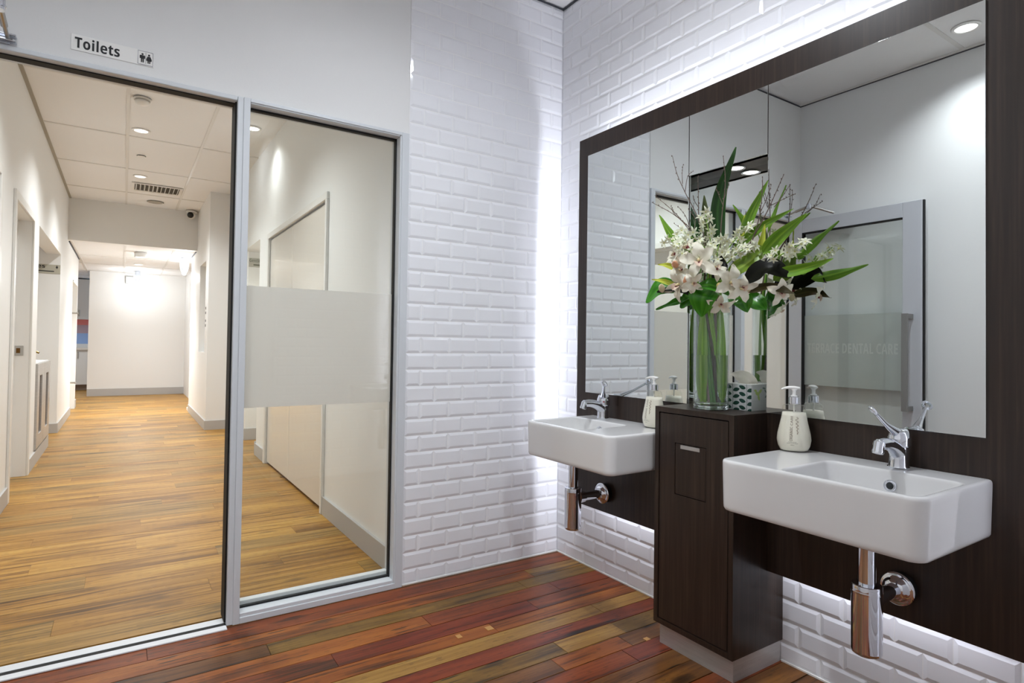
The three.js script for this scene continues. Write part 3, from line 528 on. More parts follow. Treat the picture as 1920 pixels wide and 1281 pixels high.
// ------------------------------------------------------------------ cabinet between the basins
{
  const c = thing('vanity_cabinet', 'tall dark brown cabinet between the two basins', 'cabinet');
  const x0 = -0.290, y0 = 0.078, y1 = 0.885, t = 0.019;
  const fr = new THREE.Shape(); fr.moveTo(NZ0, y0); fr.lineTo(NZ1, y0); fr.lineTo(NZ1, y1); fr.lineTo(NZ0, y1); fr.closePath();
  const fh = new THREE.Path(); fh.moveTo(NZ0 + t, y0 + t); fh.lineTo(NZ0 + t, y1 - t); fh.lineTo(NZ1 - t, y1 - t); fh.lineTo(NZ1 - t, y0 + t); fh.closePath(); fr.holes.push(fh);
  const fg = new THREE.ExtrudeGeometry(fr, { depth: -0.006 - x0, bevelEnabled: false }); fg.rotateY(-Math.PI / 2); fg.translate(-0.006, 0, 0);
  mesh('carcass', uvMetres(fg), M.wenge, c);
  mesh('lining', box(x0 + 0.02, -0.012, y0 + t, y1 - t, NZ0 + t, NZ1 - t), M.darkGap, c);
  const dz0 = NZ0 + t + 0.0035, dz1 = NZ1 - t - 0.0045, dy0 = y0 + t + 0.0035, dy1 = y1 - t - 0.004, fz0 = 1.046, fz1 = 1.183, fy0 = 0.572, fy1 = 0.760;
  const s = new THREE.Shape(); s.moveTo(dz0, dy0); s.lineTo(dz1, dy0); s.lineTo(dz1, dy1); s.lineTo(dz0, dy1); s.closePath();
  const h = new THREE.Path(); h.moveTo(fz0, fy0); h.lineTo(fz0, fy1); h.lineTo(fz1, fy1); h.lineTo(fz1, fy0); h.closePath(); s.holes.push(h);
  const g = new THREE.ExtrudeGeometry(s, { depth: 0.016, bevelEnabled: false }); g.rotateY(-Math.PI / 2); g.translate(x0 + 0.0185, 0, 0);
  const d = mesh('door', uvMetres(g), M.wenge, c);
  mesh('flap', rbox(x0 + 0.0035, x0 + 0.016, fy0 + 0.0024, fy1 - 0.0024, fz0 + 0.0022, fz1 - 0.0022, 0.0008, 1), M.wenge, d);
  const lp = mesh('label_plate', rbox(x0 + 0.001, x0 + 0.0032, 0.741, 0.7545, 1.072, 1.156, 0.0008, 1), M.brushed, d); lp.userData.label = 'narrow brushed metal label plate';
  mesh('plinth', box(-0.274, -0.006, 0, y0, NZ0 + 0.018, NZ1 - 0.008), M.brushed, c); settle(c);
}

// ------------------------------------------------------------------ basins, taps, traps
function basin(z0, z1, bowl, label) {
  const b = thing('wash_basin', label, 'basin', 'white rectangular wall basins');
  const xb = PX - 0.0005, xf = -0.502, yT = 0.780, yB = 0.630, R = [0.006, 0.042, 0.042, 0.006];
  const o = (d, y) => [roundRect(xf + d, xb - Math.min(d, 0.004), z0 + d, z1 - d, R.map((r) => Math.max(0.002, r - d)), 8), y];
  const [bz0, bz1] = bowl, bx0 = -0.480, bx1 = -0.222;
  const i = (d, y) => [roundRect(bx0 + d, bx1 - d, bz0 + d, bz1 - d, [0.03, 0.03, 0.03, 0.03].map((r) => Math.max(0.004, r - d * 0.3)), 8), y];
  const rings = [o(0.03, yB), o(0.013, yB + 0.0005), o(0.007, yB + 0.003), o(0.0035, yB + 0.010), o(0.003, yB + 0.02), o(0, yT - 0.02), o(0, yT - 0.009), o(0.0012, yT - 0.004), o(0.004, yT - 0.0012), o(0.009, yT), i(-0.009, yT), i(-0.004, yT - 0.001), i(-0.001, yT - 0.004), i(0, yT - 0.009), i(0.002, yT - 0.02), i(0.012, yT - 0.078), i(0.018, yT - 0.09), i(0.03, yT - 0.097), i(0.06, yT - 0.101)];
  mesh('bowl', loft(rings), M.ceramic, b);
  const mz = (bz0 + bz1) / 2;
  mesh('overflow_ring', [new THREE.TorusGeometry(0.0125, 0.004, 12, 32).rotateY(Math.PI / 2).rotateZ(-0.12).translate(bx1 - 0.0085, yT - 0.040, mz)], M.chrome, b);
  mesh('overflow_hole', new THREE.CylinderGeometry(0.0115, 0.0115, 0.003, 24).rotateZ(Math.PI / 2 - 0.12).translate(bx1 - 0.0085, yT - 0.040, mz), std({ color: 0x2a2f30, roughness: 0.4 }), b);
  mesh('drain', lathe([[0.0001, yT - 0.0965], [0.024, yT - 0.0965], [0.030, yT - 0.0985], [0.030, yT - 0.102], [0.0001, yT - 0.102]], 28).translate(-0.35, 0, mz), M.chrome, b);
  return settle(b);
}
basin(0.392, 0.930, [0.414, 0.742], 'white rectangular wall basin in the tiled corner, left of the cabinet');
basin(1.387, 1.925, [1.573, 1.903], 'white rectangular wall basin at the right, nearest the viewer');
function tap(x, z, leverTip, label) {
  const t = thing('mixer_tap', label, 'tap', 'chrome mixer taps');
  const y = 0.7805, p = (dx, dy, dz = 0) => V(x + dx, y + dy, z + dz);
  mesh('body', [lathe([[0.0001, 0], [0.027, 0], [0.027, 0.004], [0.0245, 0.007], [0.0235, 0.03], [0.0235, 0.05], [0.0001, 0.055]], 32).translate(x, y, z), sweep([p(0.004, 0.022), p(-0.004, 0.042), p(-0.035, 0.062), p(-0.075, 0.072), p(-0.112, 0.073)], [0.023, 0.0225, 0.0195, 0.0165, 0.015], 24, 28)], M.chrome, t);
  mesh('aerator', [rod(p(-0.108, 0.078), p(-0.118, 0.050), 0.0135, 0.0135, 24), rod(p(-0.115, 0.058), p(-0.1165, 0.053), 0.0148, 0.0148, 24)], M.chrome, t);
  const dir = leverTip.clone().sub(p(0, 0.09)); const flat = V(dir.x, 0, dir.z).normalize();
  mesh('cartridge', [rod(p(0.004, 0.048), p(0.004, 0.06), 0.0235, 0.024, 28), sweep([p(0.004, 0.06), p(0.004, 0.085), p(0.004 + flat.x * 0.004, 0.104, flat.z * 0.004)], [0.029, 0.0295, 0.023], 26, 14)], M.chrome, t);
  const a = p(0, 0.098).addScaledVector(flat, 0.01), tip = leverTip.clone(), m1 = a.clone().lerp(tip, 0.45); m1.y -= 0.004; const ringC = tip.clone(); const end = tip.clone().addScaledVector(tip.clone().sub(a).normalize(), -0.012);
  mesh('lever', [sweep([a, m1, end], [0.014, 0.0068, 0.005], 14, 18), new THREE.TorusGeometry(0.0115, 0.0048, 10, 24).applyQuaternion(new THREE.Quaternion().setFromUnitVectors(V(0, 0, 1), flat.clone().multiplyScalar(0.55).add(V(0, -0.6, 0)).addScaledVector(V(-flat.z, 0, flat.x), 0.55).normalize())).translate(ringC.x, ringC.y, ringC.z)], M.chrome, t);
  mesh('marker', new THREE.SphereGeometry(0.005, 12, 8).translate(x + 0.004 + flat.x * 0.0255, y + 0.078, z + flat.z * 0.0255), std({ color: 0xa03038, roughness: 0.3 }), t);
  return settle(t);
}
tap(-0.160, 0.522, V(-0.246, 0.947, 0.622), 'chrome mixer tap on the left basin, lever swung sideways');
tap(-0.160, 1.728, V(-0.274, 0.944, 1.715), 'chrome mixer tap on the right basin, lever pointing outwards');
function trap(x, z, label) {
  const t = thing('bottle_trap', label, 'bottle trap', 'chrome bottle traps');
  mesh('tailpiece', [rod(V(x, 0.470, z), V(x, 0.6305, z), 0.0215, 0.0215, 32), rod(V(x, 0.622, z), V(x, 0.6302, z), 0.027, 0.027, 32)], M.chrome, t);
  mesh('bottle', lathe([[0.0001, 0.296], [0.032, 0.296], [0.0365, 0.300], [0.037, 0.306], [0.037, 0.458], [0.0378, 0.460], [0.0378, 0.464], [0.037, 0.466], [0.037, 0.478], [0.035, 0.481], [0.0001, 0.481]], 48).translate(x, 0, z), M.chrome, t);
  mesh('collar', [rod(V(x + 0.03, 0.432, z), V(x + 0.062, 0.432, z), 0.027, 0.024, 12)], M.chrome, t);
  mesh('outlet_pipe', rod(V(x + 0.05, 0.432, z), V(PX, 0.432, z), 0.0195, 0.0195, 32), M.chrome, t);
  mesh('wall_flange', [lathe([[0.0001, 0.046], [0.027, 0.046], [0.027, 0.030], [0.040, 0.029], [0.046, 0.026], [0.046, 0.022], [0.0001, 0.022]], 40).rotateZ(Math.PI / 2).translate(PX - 0.0003, 0.432, z)], M.chrome, t);
  mesh('wall_sleeve', rod(V(PX - 0.022, 0.432, z), V(PX - 0.0003, 0.432, z), 0.043, 0.043, 36), M.rubber, t);
  return settle(t);
}
trap(-0.300, 0.488, 'chrome bottle trap under the left basin', 0.45); trap(-0.300, 1.712, 'chrome bottle trap under the right basin');
// ------------------------------------------------------------------ soap bottles
function soapPrint() {
  const c = document.createElement('canvas'); c.width = 256; c.height = 512; const x = c.getContext('2d'); x.clearRect(0, 0, 256, 512);
  x.fillStyle = '#857565'; x.save(); x.translate(112, 410); x.rotate(-Math.PI / 2); x.font = '46px sans-serif'; x.fillText('ORGANIC CARE', 0, 0); x.restore();
  x.fillStyle = '#a0907e'; for (let k = 0; k < 46; k++) { const t = k / 46, px = 172 + Math.sin(t * 31) * 20 * (1.1 - t), py = 110 + t * 190; x.beginPath(); x.ellipse(px, py, 7 + 3 * Math.sin(k * 2.1), 3, k * 0.9, 0, Math.PI * 2); x.fill(); }
  x.fillStyle = '#7d6c5d'; x.font = '17px sans-serif'; x.textAlign = 'center'; x.fillText('antibacterial', 110, 432); x.fillText('liquid hand wash', 110, 454); x.fillText('500ml', 110, 484);
  const t = new THREE.CanvasTexture(c); t.colorSpace = THREE.SRGBColorSpace; return t;
}
const printMat = std({ map: soapPrint(), transparent: true, roughness: 0.4 });
const shell = phys({ color: 0xfbfbf8, roughness: 0.02, transmission: 1, thickness: 0, ior: 1.45 }), cream = std({ color: 0xeeeade, roughness: 0.35 });
function soap(x, z, turn, nozzle, label) {
  const b = thing('soap_bottle', label, 'soap bottle', 'pump bottles of cream soap');
  const prof = [[0.0001, 0.001], [0.036, 0.001], [0.042, 0.004], [0.049, 0.017], [0.0525, 0.036], [0.0505, 0.056], [0.0445, 0.083], [0.038, 0.113], [0.0335, 0.139], [0.0328, 0.144], [0.029, 0.148], [0.017, 0.149], [0.0155, 0.152]];
  const flat = (g) => g.scale(1, 1, 0.80);
  const inner = prof.filter(([, y]) => y < 0.12).map(([r, y]) => [Math.max(0.0001, r - 0.0022), Math.max(0.003, y)]); inner.push([0.0342, 0.124], [0.0001, 0.124]);
  mesh('bottle', flat(lathe(prof, 48)), shell, b); mesh('soap', flat(lathe(inner, 48)), cream, b);
  const patch = new THREE.LatheGeometry(prof.slice(3, 9).map(([r, y]) => new THREE.Vector2(r + 0.0005, y)), 16, -0.62, 1.24); patch.scale(1, 1, 0.8);
  mesh('print', patch, printMat, b);
  mesh('collar', lathe([[0.0001, 0.150], [0.016, 0.150], [0.0165, 0.152], [0.0165, 0.172], [0.0155, 0.174], [0.0001, 0.174]], 28), M.chrome, b);
  mesh('dip_tube', rod(V(0, 0.01, 0), V(0, 0.15, 0), 0.0025, 0.0025, 8), M.plastic, b);
  const n = nozzle, c = Math.cos(n), s = Math.sin(n);
  mesh('pump', [lathe([[0.0001, 0.174], [0.010, 0.174], [0.010, 0.178], [0.0055, 0.180], [0.0055, 0.192], [0.010, 0.199], [0.0001, 0.205]], 20), sweep([V(-0.016 * c, 0.2015, -0.016 * s), V(0, 0.203, 0), V(0.02 * c, 0.2025, 0.02 * s), V(0.037 * c, 0.197, 0.037 * s)], [0.007, 0.010, 0.0075, 0.0045], 14, 16, 0.6)], M.plastic, b);
  b.position.set(x, 0.7805, z); b.rotation.y = turn; return b;
}
soap(-0.168, 1.428, -1.035, Math.PI * 0.97, 'cream pump soap bottle on the right basin with full label in view');
soap(-0.170, 0.836, -1.55, Math.PI * 0.9, 'cream pump soap bottle on the left basin, half hidden by the cabinet');

// ------------------------------------------------------------------ vase with flowers, tissue box
const VB = V(-0.185, 0.8855, 1.122), VR = 0.062, VH = 0.415;
{
  const v = thing('glass_vase', 'tall clear cylinder vase half filled with water on the cabinet', 'vase');
  const i = VR - 0.004;
  mesh('vase_wall', lathe([[0.0001, 0], [VR - 0.003, 0], [VR, 0.003], [VR, VH - 0.001], [VR - 0.002, VH], [i, VH - 0.001], [i, 0.022], [i - 0.002, 0.019], [0.0001, 0.019]], 64), phys({ color: 0xfafdfc, roughness: 0, transmission: 1, thickness: 0, ior: 1.5 }), v);
  mesh('base_glass', lathe([[0.0001, 0.0008], [VR - 0.004, 0.0008], [VR - 0.001, 0.004], [VR - 0.001, 0.014], [VR - 0.006, 0.0186], [0.0001, 0.0186]], 64), phys({ color: 0xffffff, roughness: 0, transmission: 1, thickness: 0.02, ior: 1.5, attenuationColor: new THREE.Color(0.85, 0.95, 0.92), attenuationDistance: 0.3 }), v);
  mesh('water', lathe([[0.0001, 0.0195], [i - 0.0025, 0.0195], [i - 0.0006, 0.0225], [i - 0.0006, 0.196], [0.0001, 0.196]], 64), phys({ color: 0xffffff, roughness: 0, transmission: 1, thickness: 0.05, ior: 1.33, attenuationColor: new THREE.Color(0.9, 0.97, 0.85), attenuationDistance: 0.5 }), v);
  v.position.copy(VB);
}
const leafMap = (a, b) => placed(texture(64, 64, (u, v) => { const r = Math.abs(u - 0.5); return mix3(a, b, clamp(0.25 + 0.5 * noise(u * 16, v * 2, 16, 2) + (r < 0.04 ? 0.35 : 0) + 0.25 * (noise(u * 4, v * 4, 4, 4) - 0.5))); }), 1, 1);
const leafMat = (a, b, r = 0.36, s = 0.7) => phys({ map: leafMap(a, b), roughness: r, specularIntensity: s, side: THREE.DoubleSide });
const LM = { tall: leafMat([18, 48, 16], [52, 96, 38]), blade: leafMat([70, 118, 22], [146, 186, 60]), broad: leafMat([78, 112, 22], [146, 168, 56]), olive: leafMat([44, 56, 26], [96, 106, 56]), yellow: leafMat([150, 168, 40], [222, 222, 92]), dark: leafMat([7, 8, 5], [24, 24, 12], 0.4, 0.25), brown: leafMat([38, 32, 14], [84, 74, 34]), round: leafMat([30, 92, 16], [88, 160, 44], 0.25), stem: leafMat([96, 140, 42], [162, 200, 84]), wood: std({ color: 0x6c5b52, roughness: 0.8 }) };
const TOCAM = V(-0.78, 0.05, 0.62).normalize();
function leafShape(pts, width, o = {}) {
  const { fold = 0.35, wave = 0, blunt = 0.9, n = 18, m = 6, face = TOCAM, th = 0.0006, roll = 0 } = o;
  const c = new THREE.CatmullRomCurve3(pts.map((p) => V(...p))), P = [], U = [], idx = [];
  const row = [];
  for (let i = 0; i <= n; i++) {
    const t = i / n, p = c.getPoint(t), d = c.getTangent(t); let s = d.clone().cross(face).normalize(); if (roll) s.applyAxisAngle(d, roll * (t - 0.3));
    const nn = s.clone().cross(d).normalize(), w = width * 0.5 * Math.pow(Math.sin(Math.PI * Math.min(1, Math.pow(t, blunt) * 0.985 + 0.012)), 0.8);
    row.push([p, s, nn, w, t]);
  }
  for (const sgn of [1, -1]) for (const [p, s, nn, w, t] of row) for (let j = 0; j <= m; j++) {
    const a = j / m * 2 - 1; const q = p.clone().addScaledVector(s, a * w).addScaledVector(nn, Math.abs(a) * w * fold - w * fold * 0.4 + Math.sin(t * 13 + a * 1.5) * wave * Math.abs(a) + sgn * th);
    P.push(q.x, q.y, q.z); U.push(j / m, t);
  }
  const L = (n + 1) * (m + 1);
  for (let i = 0; i < n; i++) for (let j = 0; j < m; j++) { const a = i * (m + 1) + j, b = a + m + 1; idx.push(a, b, a + 1, a + 1, b, b + 1, L + a, L + a + 1, L + b, L + a + 1, L + b + 1, L + b); }
  const g = new THREE.BufferGeometry(); g.setAttribute('position', new THREE.Float32BufferAttribute(P, 3)); g.setAttribute('uv', new THREE.Float32BufferAttribute(U, 2)); g.setIndex(idx); g.computeVertexNormals(); return g;
}
const LEAVES = [
  ['tall', [[-0.172, 1.454, 1.14], [-0.187, 1.646, 1.152], [-0.197, 1.816, 1.228]], 0.052],
  ['blade', [[-0.168, 1.482, 1.227], [-0.17, 1.581, 1.274], [-0.164, 1.681, 1.33]], 0.034],
  ['blade', [[-0.209, 1.446, 1.222], [-0.187, 1.518, 1.316], [-0.16, 1.568, 1.418]], 0.03],
  ['blade', [[-0.207, 1.426, 1.34], [-0.207, 1.479, 1.405], [-0.206, 1.534, 1.489]], 0.045],
  ['blade', [[-0.219, 1.351, 1.39], [-0.213, 1.36, 1.48], [-0.215, 1.381, 1.576]], 0.036],
  ['blade', [[-0.263, 1.437, 1.102], [-0.292, 1.516, 1.032], [-0.315, 1.604, 0.985]], 0.034],
  ['broad', [[-0.254, 1.36, 1.23], [-0.227, 1.399, 1.298], [-0.183, 1.468, 1.355]], 0.062],
  ['olive', [[-0.189, 1.515, 1.117], [-0.183, 1.599, 1.091], [-0.179, 1.679, 1.08]], 0.034],
  ['yellow', [[-0.179, 1.448, 1.229], [-0.174, 1.508, 1.235], [-0.159, 1.581, 1.238]], 0.022],
  ['blade', [[-0.151, 1.488, 1.266], [-0.157, 1.547, 1.24], [-0.183, 1.618, 1.207]], 0.026],
  ['yellow', [[-0.345, 1.379, 1.111], [-0.37, 1.399, 1.078], [-0.391, 1.404, 1.05]], 0.02],
  ['yellow', [[-0.337, 1.33, 1.088], [-0.363, 1.345, 1.054], [-0.389, 1.353, 1.02]], 0.018],
  ['dark', [[-0.253, 1.325, 1.296], [-0.239, 1.375, 1.38], [-0.215, 1.333, 1.445]], 0.07],
  ['dark', [[-0.296, 1.337, 1.208], [-0.286, 1.377, 1.237], [-0.272, 1.429, 1.222]], 0.045],
  ['dark', [[-0.315, 1.295, 1.15], [-0.352, 1.319, 1.101], [-0.377, 1.307, 1.035]], 0.04],
  ['brown', [[-0.242, 1.297, 1.295], [-0.234, 1.309, 1.387], [-0.216, 1.281, 1.46]], 0.034],
  ['round', [[-0.317, 1.317, 1.081], [-0.353, 1.327, 1.034], [-0.371, 1.271, 0.978]], 0.075],
  ['round', [[-0.28, 1.316, 1.196], [-0.321, 1.287, 1.191], [-0.299, 1.216, 1.17]], 0.1],
  ['round', [[-0.255, 1.291, 1.261], [-0.322, 1.323, 1.222], [-0.34, 1.314, 1.15]], 0.05],
  ['round', [[-0.196, 1.291, 1.206], [-0.198, 1.28, 1.254], [-0.177, 1.233, 1.265]], 0.075],
  ['round', [[-0.257, 1.299, 1.11], [-0.299, 1.275, 1.056], [-0.335, 1.247, 0.992]], 0.03],
  ['round', [[-0.257, 1.293, 1.11], [-0.281, 1.281, 1.095], [-0.289, 1.251, 1.068]], 0.06],
  ['round', [[-0.14, 1.29, 1.214], [-0.13, 1.274, 1.26], [-0.122, 1.241, 1.301]], 0.07],
  ['yellow', [[-0.2, 1.421, 1.316], [-0.201, 1.464, 1.331], [-0.195, 1.526, 1.339]], 0.024],
  ['blade', [[-0.206, 1.371, 1.358], [-0.211, 1.394, 1.384], [-0.219, 1.429, 1.407]], 0.03],
];
const ORCHIDS = [[-0.345, 1.404, 1.193, 0.07], [-0.361, 1.33, 1.123, 0.058], [-0.285, 1.327, 1.272, 0.066], [-0.328, 1.453, 1.133, 0.06], [-0.28, 1.259, 1.229, 0.045], [-0.218, 1.296, 1.408, 0.05], [-0.337, 1.439, 1.087, 0.05], [-0.356, 1.331, 1.178, 0.042], [-0.306, 1.376, 1.227, 0.048], [-0.349, 1.378, 1.122, 0.046], [-0.273, 1.309, 1.303, 0.05]];
const BUDS = [[-0.37, 1.399, 1.111, 'pink'], [-0.362, 1.34, 1.154, 'pink'], [-0.304, 1.317, 1.246, 'yellow'], [-0.382, 1.318, 1.062, 'cream'], [-0.247, 1.296, 1.304, 'cream']];
const SPRAYS = [[[-0.221, 1.438, 1.157], [-0.238, 1.514, 1.151], [-0.24, 1.597, 1.133]], [[-0.238, 1.424, 1.185], [-0.291, 1.48, 1.147], [-0.311, 1.53, 1.088]], [[-0.246, 1.42, 1.207], [-0.227, 1.482, 1.248], [-0.19, 1.529, 1.28]], [[-0.264, 1.39, 1.216], [-0.278, 1.435, 1.215], [-0.27, 1.484, 1.224]], [[-0.219, 1.379, 1.357], [-0.211, 1.417, 1.417], [-0.193, 1.447, 1.474]], [[-0.285, 1.391, 1.188], [-0.336, 1.448, 1.138], [-0.352, 1.498, 1.068]], [[-0.26, 1.397, 1.238], [-0.239, 1.44, 1.282], [-0.214, 1.452, 1.315]]];
const BRANCHES = [[[[-0.204, 1.443, 1.13], [-0.243, 1.6, 1.096], [-0.268, 1.681, 1.063], [-0.276, 1.755, 1.036], [-0.287, 1.823, 1.022]], [[-0.268, 1.681, 1.063], [-0.268, 1.737, 1.079], [-0.257, 1.753, 1.094]], [[-0.273, 1.712, 1.056], [-0.266, 1.754, 1.05], [-0.256, 1.788, 1.046]]], [[[-0.228, 1.435, 1.148], [-0.271, 1.516, 1.108], [-0.308, 1.594, 1.06], [-0.347, 1.672, 0.993]], [[-0.288, 1.553, 1.086], [-0.322, 1.6, 1.058], [-0.334, 1.621, 1.058]], [[-0.277, 1.532, 1.1], [-0.281, 1.588, 1.079], [-0.288, 1.625, 1.053]]], [[[-0.259, 1.434, 1.157], [-0.299, 1.53, 1.121], [-0.33, 1.59, 1.065], [-0.368, 1.642, 0.998]], [[-0.276, 1.483, 1.135], [-0.304, 1.524, 1.099], [-0.328, 1.557, 1.066]], [[-0.287, 1.513, 1.12], [-0.27, 1.574, 1.11], [-0.284, 1.611, 1.091]]], [[[-0.195, 1.456, 1.109], [-0.204, 1.568, 1.081], [-0.2, 1.67, 1.07], [-0.2, 1.75, 1.069]], [[-0.206, 1.628, 1.078], [-0.215, 1.659, 1.066], [-0.226, 1.671, 1.069]]], [[[-0.248, 1.43, 1.204], [-0.254, 1.558, 1.213], [-0.238, 1.691, 1.218], [-0.243, 1.781, 1.21]], [[-0.243, 1.607, 1.211], [-0.251, 1.645, 1.2], [-0.257, 1.671, 1.193]], [[-0.241, 1.631, 1.214], [-0.234, 1.662, 1.222], [-0.231, 1.684, 1.226]]], [[[-0.198, 1.445, 1.269], [-0.206, 1.566, 1.357], [-0.208, 1.625, 1.388], [-0.204, 1.673, 1.41]], [[-0.209, 1.581, 1.37], [-0.203, 1.595, 1.411], [-0.192, 1.606, 1.442]], [[-0.203, 1.575, 1.378], [-0.207, 1.601, 1.406], [-0.202, 1.633, 1.429]]], [[[-0.212, 1.424, 1.284], [-0.201, 1.529, 1.315], [-0.193, 1.619, 1.325], [-0.191, 1.688, 1.328]], [[-0.196, 1.565, 1.322], [-0.183, 1.614, 1.338], [-0.174, 1.662, 1.35]]]];
const leafLabel = ['tallest dark green leaf standing up behind the branches', 'bright green blade leaf pointing up in front of the niche light', 'slim green blade leaf crossing the mirror edge', 'wide green blade leaf rising to the right over the mirror', 'long green blade leaf pointing furthest right', 'dark green blade leaf pointing up to the left', 'broad olive leaf lying behind the front orchids', 'short olive leaf standing behind the left white florets', 'yellow-green upright leaf tip beside the bright blade', 'green blade leaf curving left behind the white florets', 'yellow leaf tip left of the large orchid', 'lower yellow leaf tip at the far left of the bouquet', 'large near-black glossy leaf right of the front orchid', 'near-black leaf between the two front orchids', 'near-black leaf under the left orchid', 'brown-backed leaf under the large black leaf', 'rounded green leaf hanging at the far left of the bouquet', 'big heart-shaped green leaf hanging over the vase rim', 'pointed light green leaf above the heart-shaped leaf', 'rounded green leaf hanging right of the vase rim', 'narrow green leaf drooping lowest at the left', 'small green leaf beside the left vase edge', 'rounded green leaf hanging inside the niche', 'yellow leaf tip before the mirror edge', 'short green blade behind the large black leaf'];
LEAVES.forEach(([kind, pts, w], i) => {
  const low = kind === 'round' || kind === 'dark' || kind === 'brown' || kind === 'broad';
  const g = leafShape(pts, w, { fold: low ? 0.25 : 0.5, wave: kind === 'tall' ? 0.006 : low ? 0.003 : 0.0015, blunt: low ? 0.8 : 0.62, face: low ? V(-0.7, 0.55, 0.45).normalize() : TOCAM, roll: low ? 0.2 : 0.5 });
  single(low ? 'broad_leaf' : 'blade_leaf', g, LM[kind], leafLabel[i], 'leaf');
});
// stems standing in the vase
{
  const sm = [LM.stem, LM.round, LM.stem, LM.brown, LM.stem, LM.wood, LM.round, LM.stem, LM.stem, LM.wood];
  sm.forEach((m, k) => {
    const a0 = k * 2.4, a1 = a0 + 2.6, r0 = 0.034 * (0.35 + 0.65 * ((k * 0.37) % 1)), r1 = 0.03;
    single('flower_stem', sweep([V(VB.x + Math.cos(a0) * r0, VB.y + 0.026, VB.z + Math.sin(a0) * r0), V(VB.x + Math.cos((a0 + a1) / 2) * 0.014, VB.y + 0.22, VB.z + Math.sin((a0 + a1) / 2) * 0.014), V(VB.x + Math.cos(a1) * r1, VB.y + 0.40, VB.z + Math.sin(a1) * r1), V(VB.x + Math.cos(a1) * 0.03 - 0.008, VB.y + 0.52, VB.z + Math.sin(a1) * 0.03 + 0.01)], [0.0045, 0.005, 0.0045, 0.003], 10, 20), m, 'cut flower stem standing in the water of the glass vase', 'stem', 'stems in the vase');
  });
  const wide = [[0.9, 0.036], [3.6, 0.04], [5.4, 0.034]];
  wide.forEach(([a, w]) => single('flower_stem', leafShape([[VB.x + Math.cos(a) * 0.03, VB.y + 0.026, VB.z + Math.sin(a) * 0.03], [VB.x + Math.cos(a) * 0.034, VB.y + 0.2, VB.z + Math.sin(a) * 0.034], [VB.x + Math.cos(a) * 0.03, VB.y + 0.43, VB.z + Math.sin(a) * 0.03]], w, { fold: 0.2, blunt: 0.7, face: TOCAM }), LM.stem, 'flat green leaf sheath standing in the water of the glass vase', 'leaf', 'leaf sheaths in the vase'));
}
// bare twigs
const branchLabel = ['tallest bare twig at the left with a forked tip', 'bare twig leaning left, upper of the two long ones', 'bare twig leaning left, lower of the two long ones', 'upright bare twig behind the left florets', 'tall bare twig before the dark upright leaf', 'forked bare twig standing right against the mirror', 'bare twig rising before the mirror edge'];
BRANCHES.forEach((b, i) => {
  const t = thing('bare_twig', branchLabel[i], 'twig');
  b.forEach((line, k) => {
    const pts = line.map((p) => V(p[0] + rr(-0.002, 0.002), p[1], p[2] + rr(-0.002, 0.002))), n = pts.length;
    const stem = mesh(k ? 'side_twig' : 'main_stem', sweep(pts, k ? [0.0014, 0.0010, 0.0007] : [0.0024, 0.0017, 0.0013, 0.0009], 7, 18), LM.wood, t);
    const c = new THREE.CatmullRomCurve3(pts), buds = [];
    for (let q = 0; q < (k ? 4 : 8); q++) { const u = 0.35 + 0.65 * (q + 0.9) / (k ? 4 : 8), p = c.getPoint(Math.min(1, u)); buds.push(new THREE.SphereGeometry(1, 7, 5).scale(0.0015, 0.0032, 0.0015).rotateZ(rr(-0.6, 0.6)).translate(p.x + rr(-0.003, 0.003), p.y + 0.001, p.z + rr(-0.003, 0.003))); }
    const bd = mesh('bud', buds, LM.wood, stem); bd.userData.kind = 'stuff';
  }); settle(t);
});
// orchids
const petalMat = phys({ color: 0xf4f0de, roughness: 0.6, transmission: 0.2, thickness: 0 }), lipMat = std({ color: 0xe0c8b4, roughness: 0.5 }), throat = std({ color: 0x7c3038, roughness: 0.5 }), columnMat = std({ color: 0xe9d9a8, roughness: 0.45 });
function orchid(x, y, z, s, face, spin, label) {
  const o = thing('orchid_bloom', label, 'flower', 'pale orchid blooms');
  for (let k = 0; k < 5; k++) {
    const a = Math.PI / 2 + k * Math.PI * 2 / 5 + rr(-0.25, 0.25), L = s * rr(0.88, 1.18), W = s * (k === 2 || k === 3 ? 0.50 : 0.58), c = Math.cos(a), q = Math.sin(a), up = rr(-0.35, 0.3) * s;
    mesh('petal', leafShape([[c * s * 0.06, q * s * 0.06, 0], [c * L * 0.55, q * L * 0.55, s * 0.2], [c * L, q * L, s * 0.06 - up]], W, { fold: 0.22, blunt: 0.8, face: V(0, 0, 1), wave: s * 0.03, th: 0.0004, n: 10, m: 6 }), petalMat, o);
  }
  mesh('lip', leafShape([[0, -s * 0.05, s * 0.1], [0, -s * 0.12, s * 0.34], [0, -s * 0.36, s * 0.42]], s * 0.42, { fold: 0.8, blunt: 0.75, face: V(0, 0.5, 1).normalize(), th: 0.0005, n: 10, m: 6 }), lipMat, o);
  mesh('throat', new THREE.SphereGeometry(s * 0.11, 12, 8).scale(1, 0.7, 1).translate(0, -s * 0.13, s * 0.2), throat, o);
  mesh('column', sweep([V(0, 0, 0), V(0, s * 0.05, s * 0.18), V(0, s * 0.02, s * 0.33)], [s * 0.07, s * 0.075, s * 0.06], 10, 10), columnMat, o);
  o.position.set(x, y, z); o.quaternion.setFromUnitVectors(V(0, 0, 1), face.clone().normalize()); o.rotateZ(spin);
}
const oFace = [V(-0.8, 0.05, 0.5), V(-0.8, -0.25, -0.1), V(-0.35, 0.0, 0.95), V(-0.7, 0.65, -0.1), V(-0.6, -0.75, 0.5), V(-0.4, -0.4, 0.8), V(-0.9, 0.3, -0.3), V(-0.75, -0.5, 0.5), V(-0.5, 0.5, 0.7), V(-0.85, 0.2, 0.1), V(-0.4, -0.3, 0.9)];
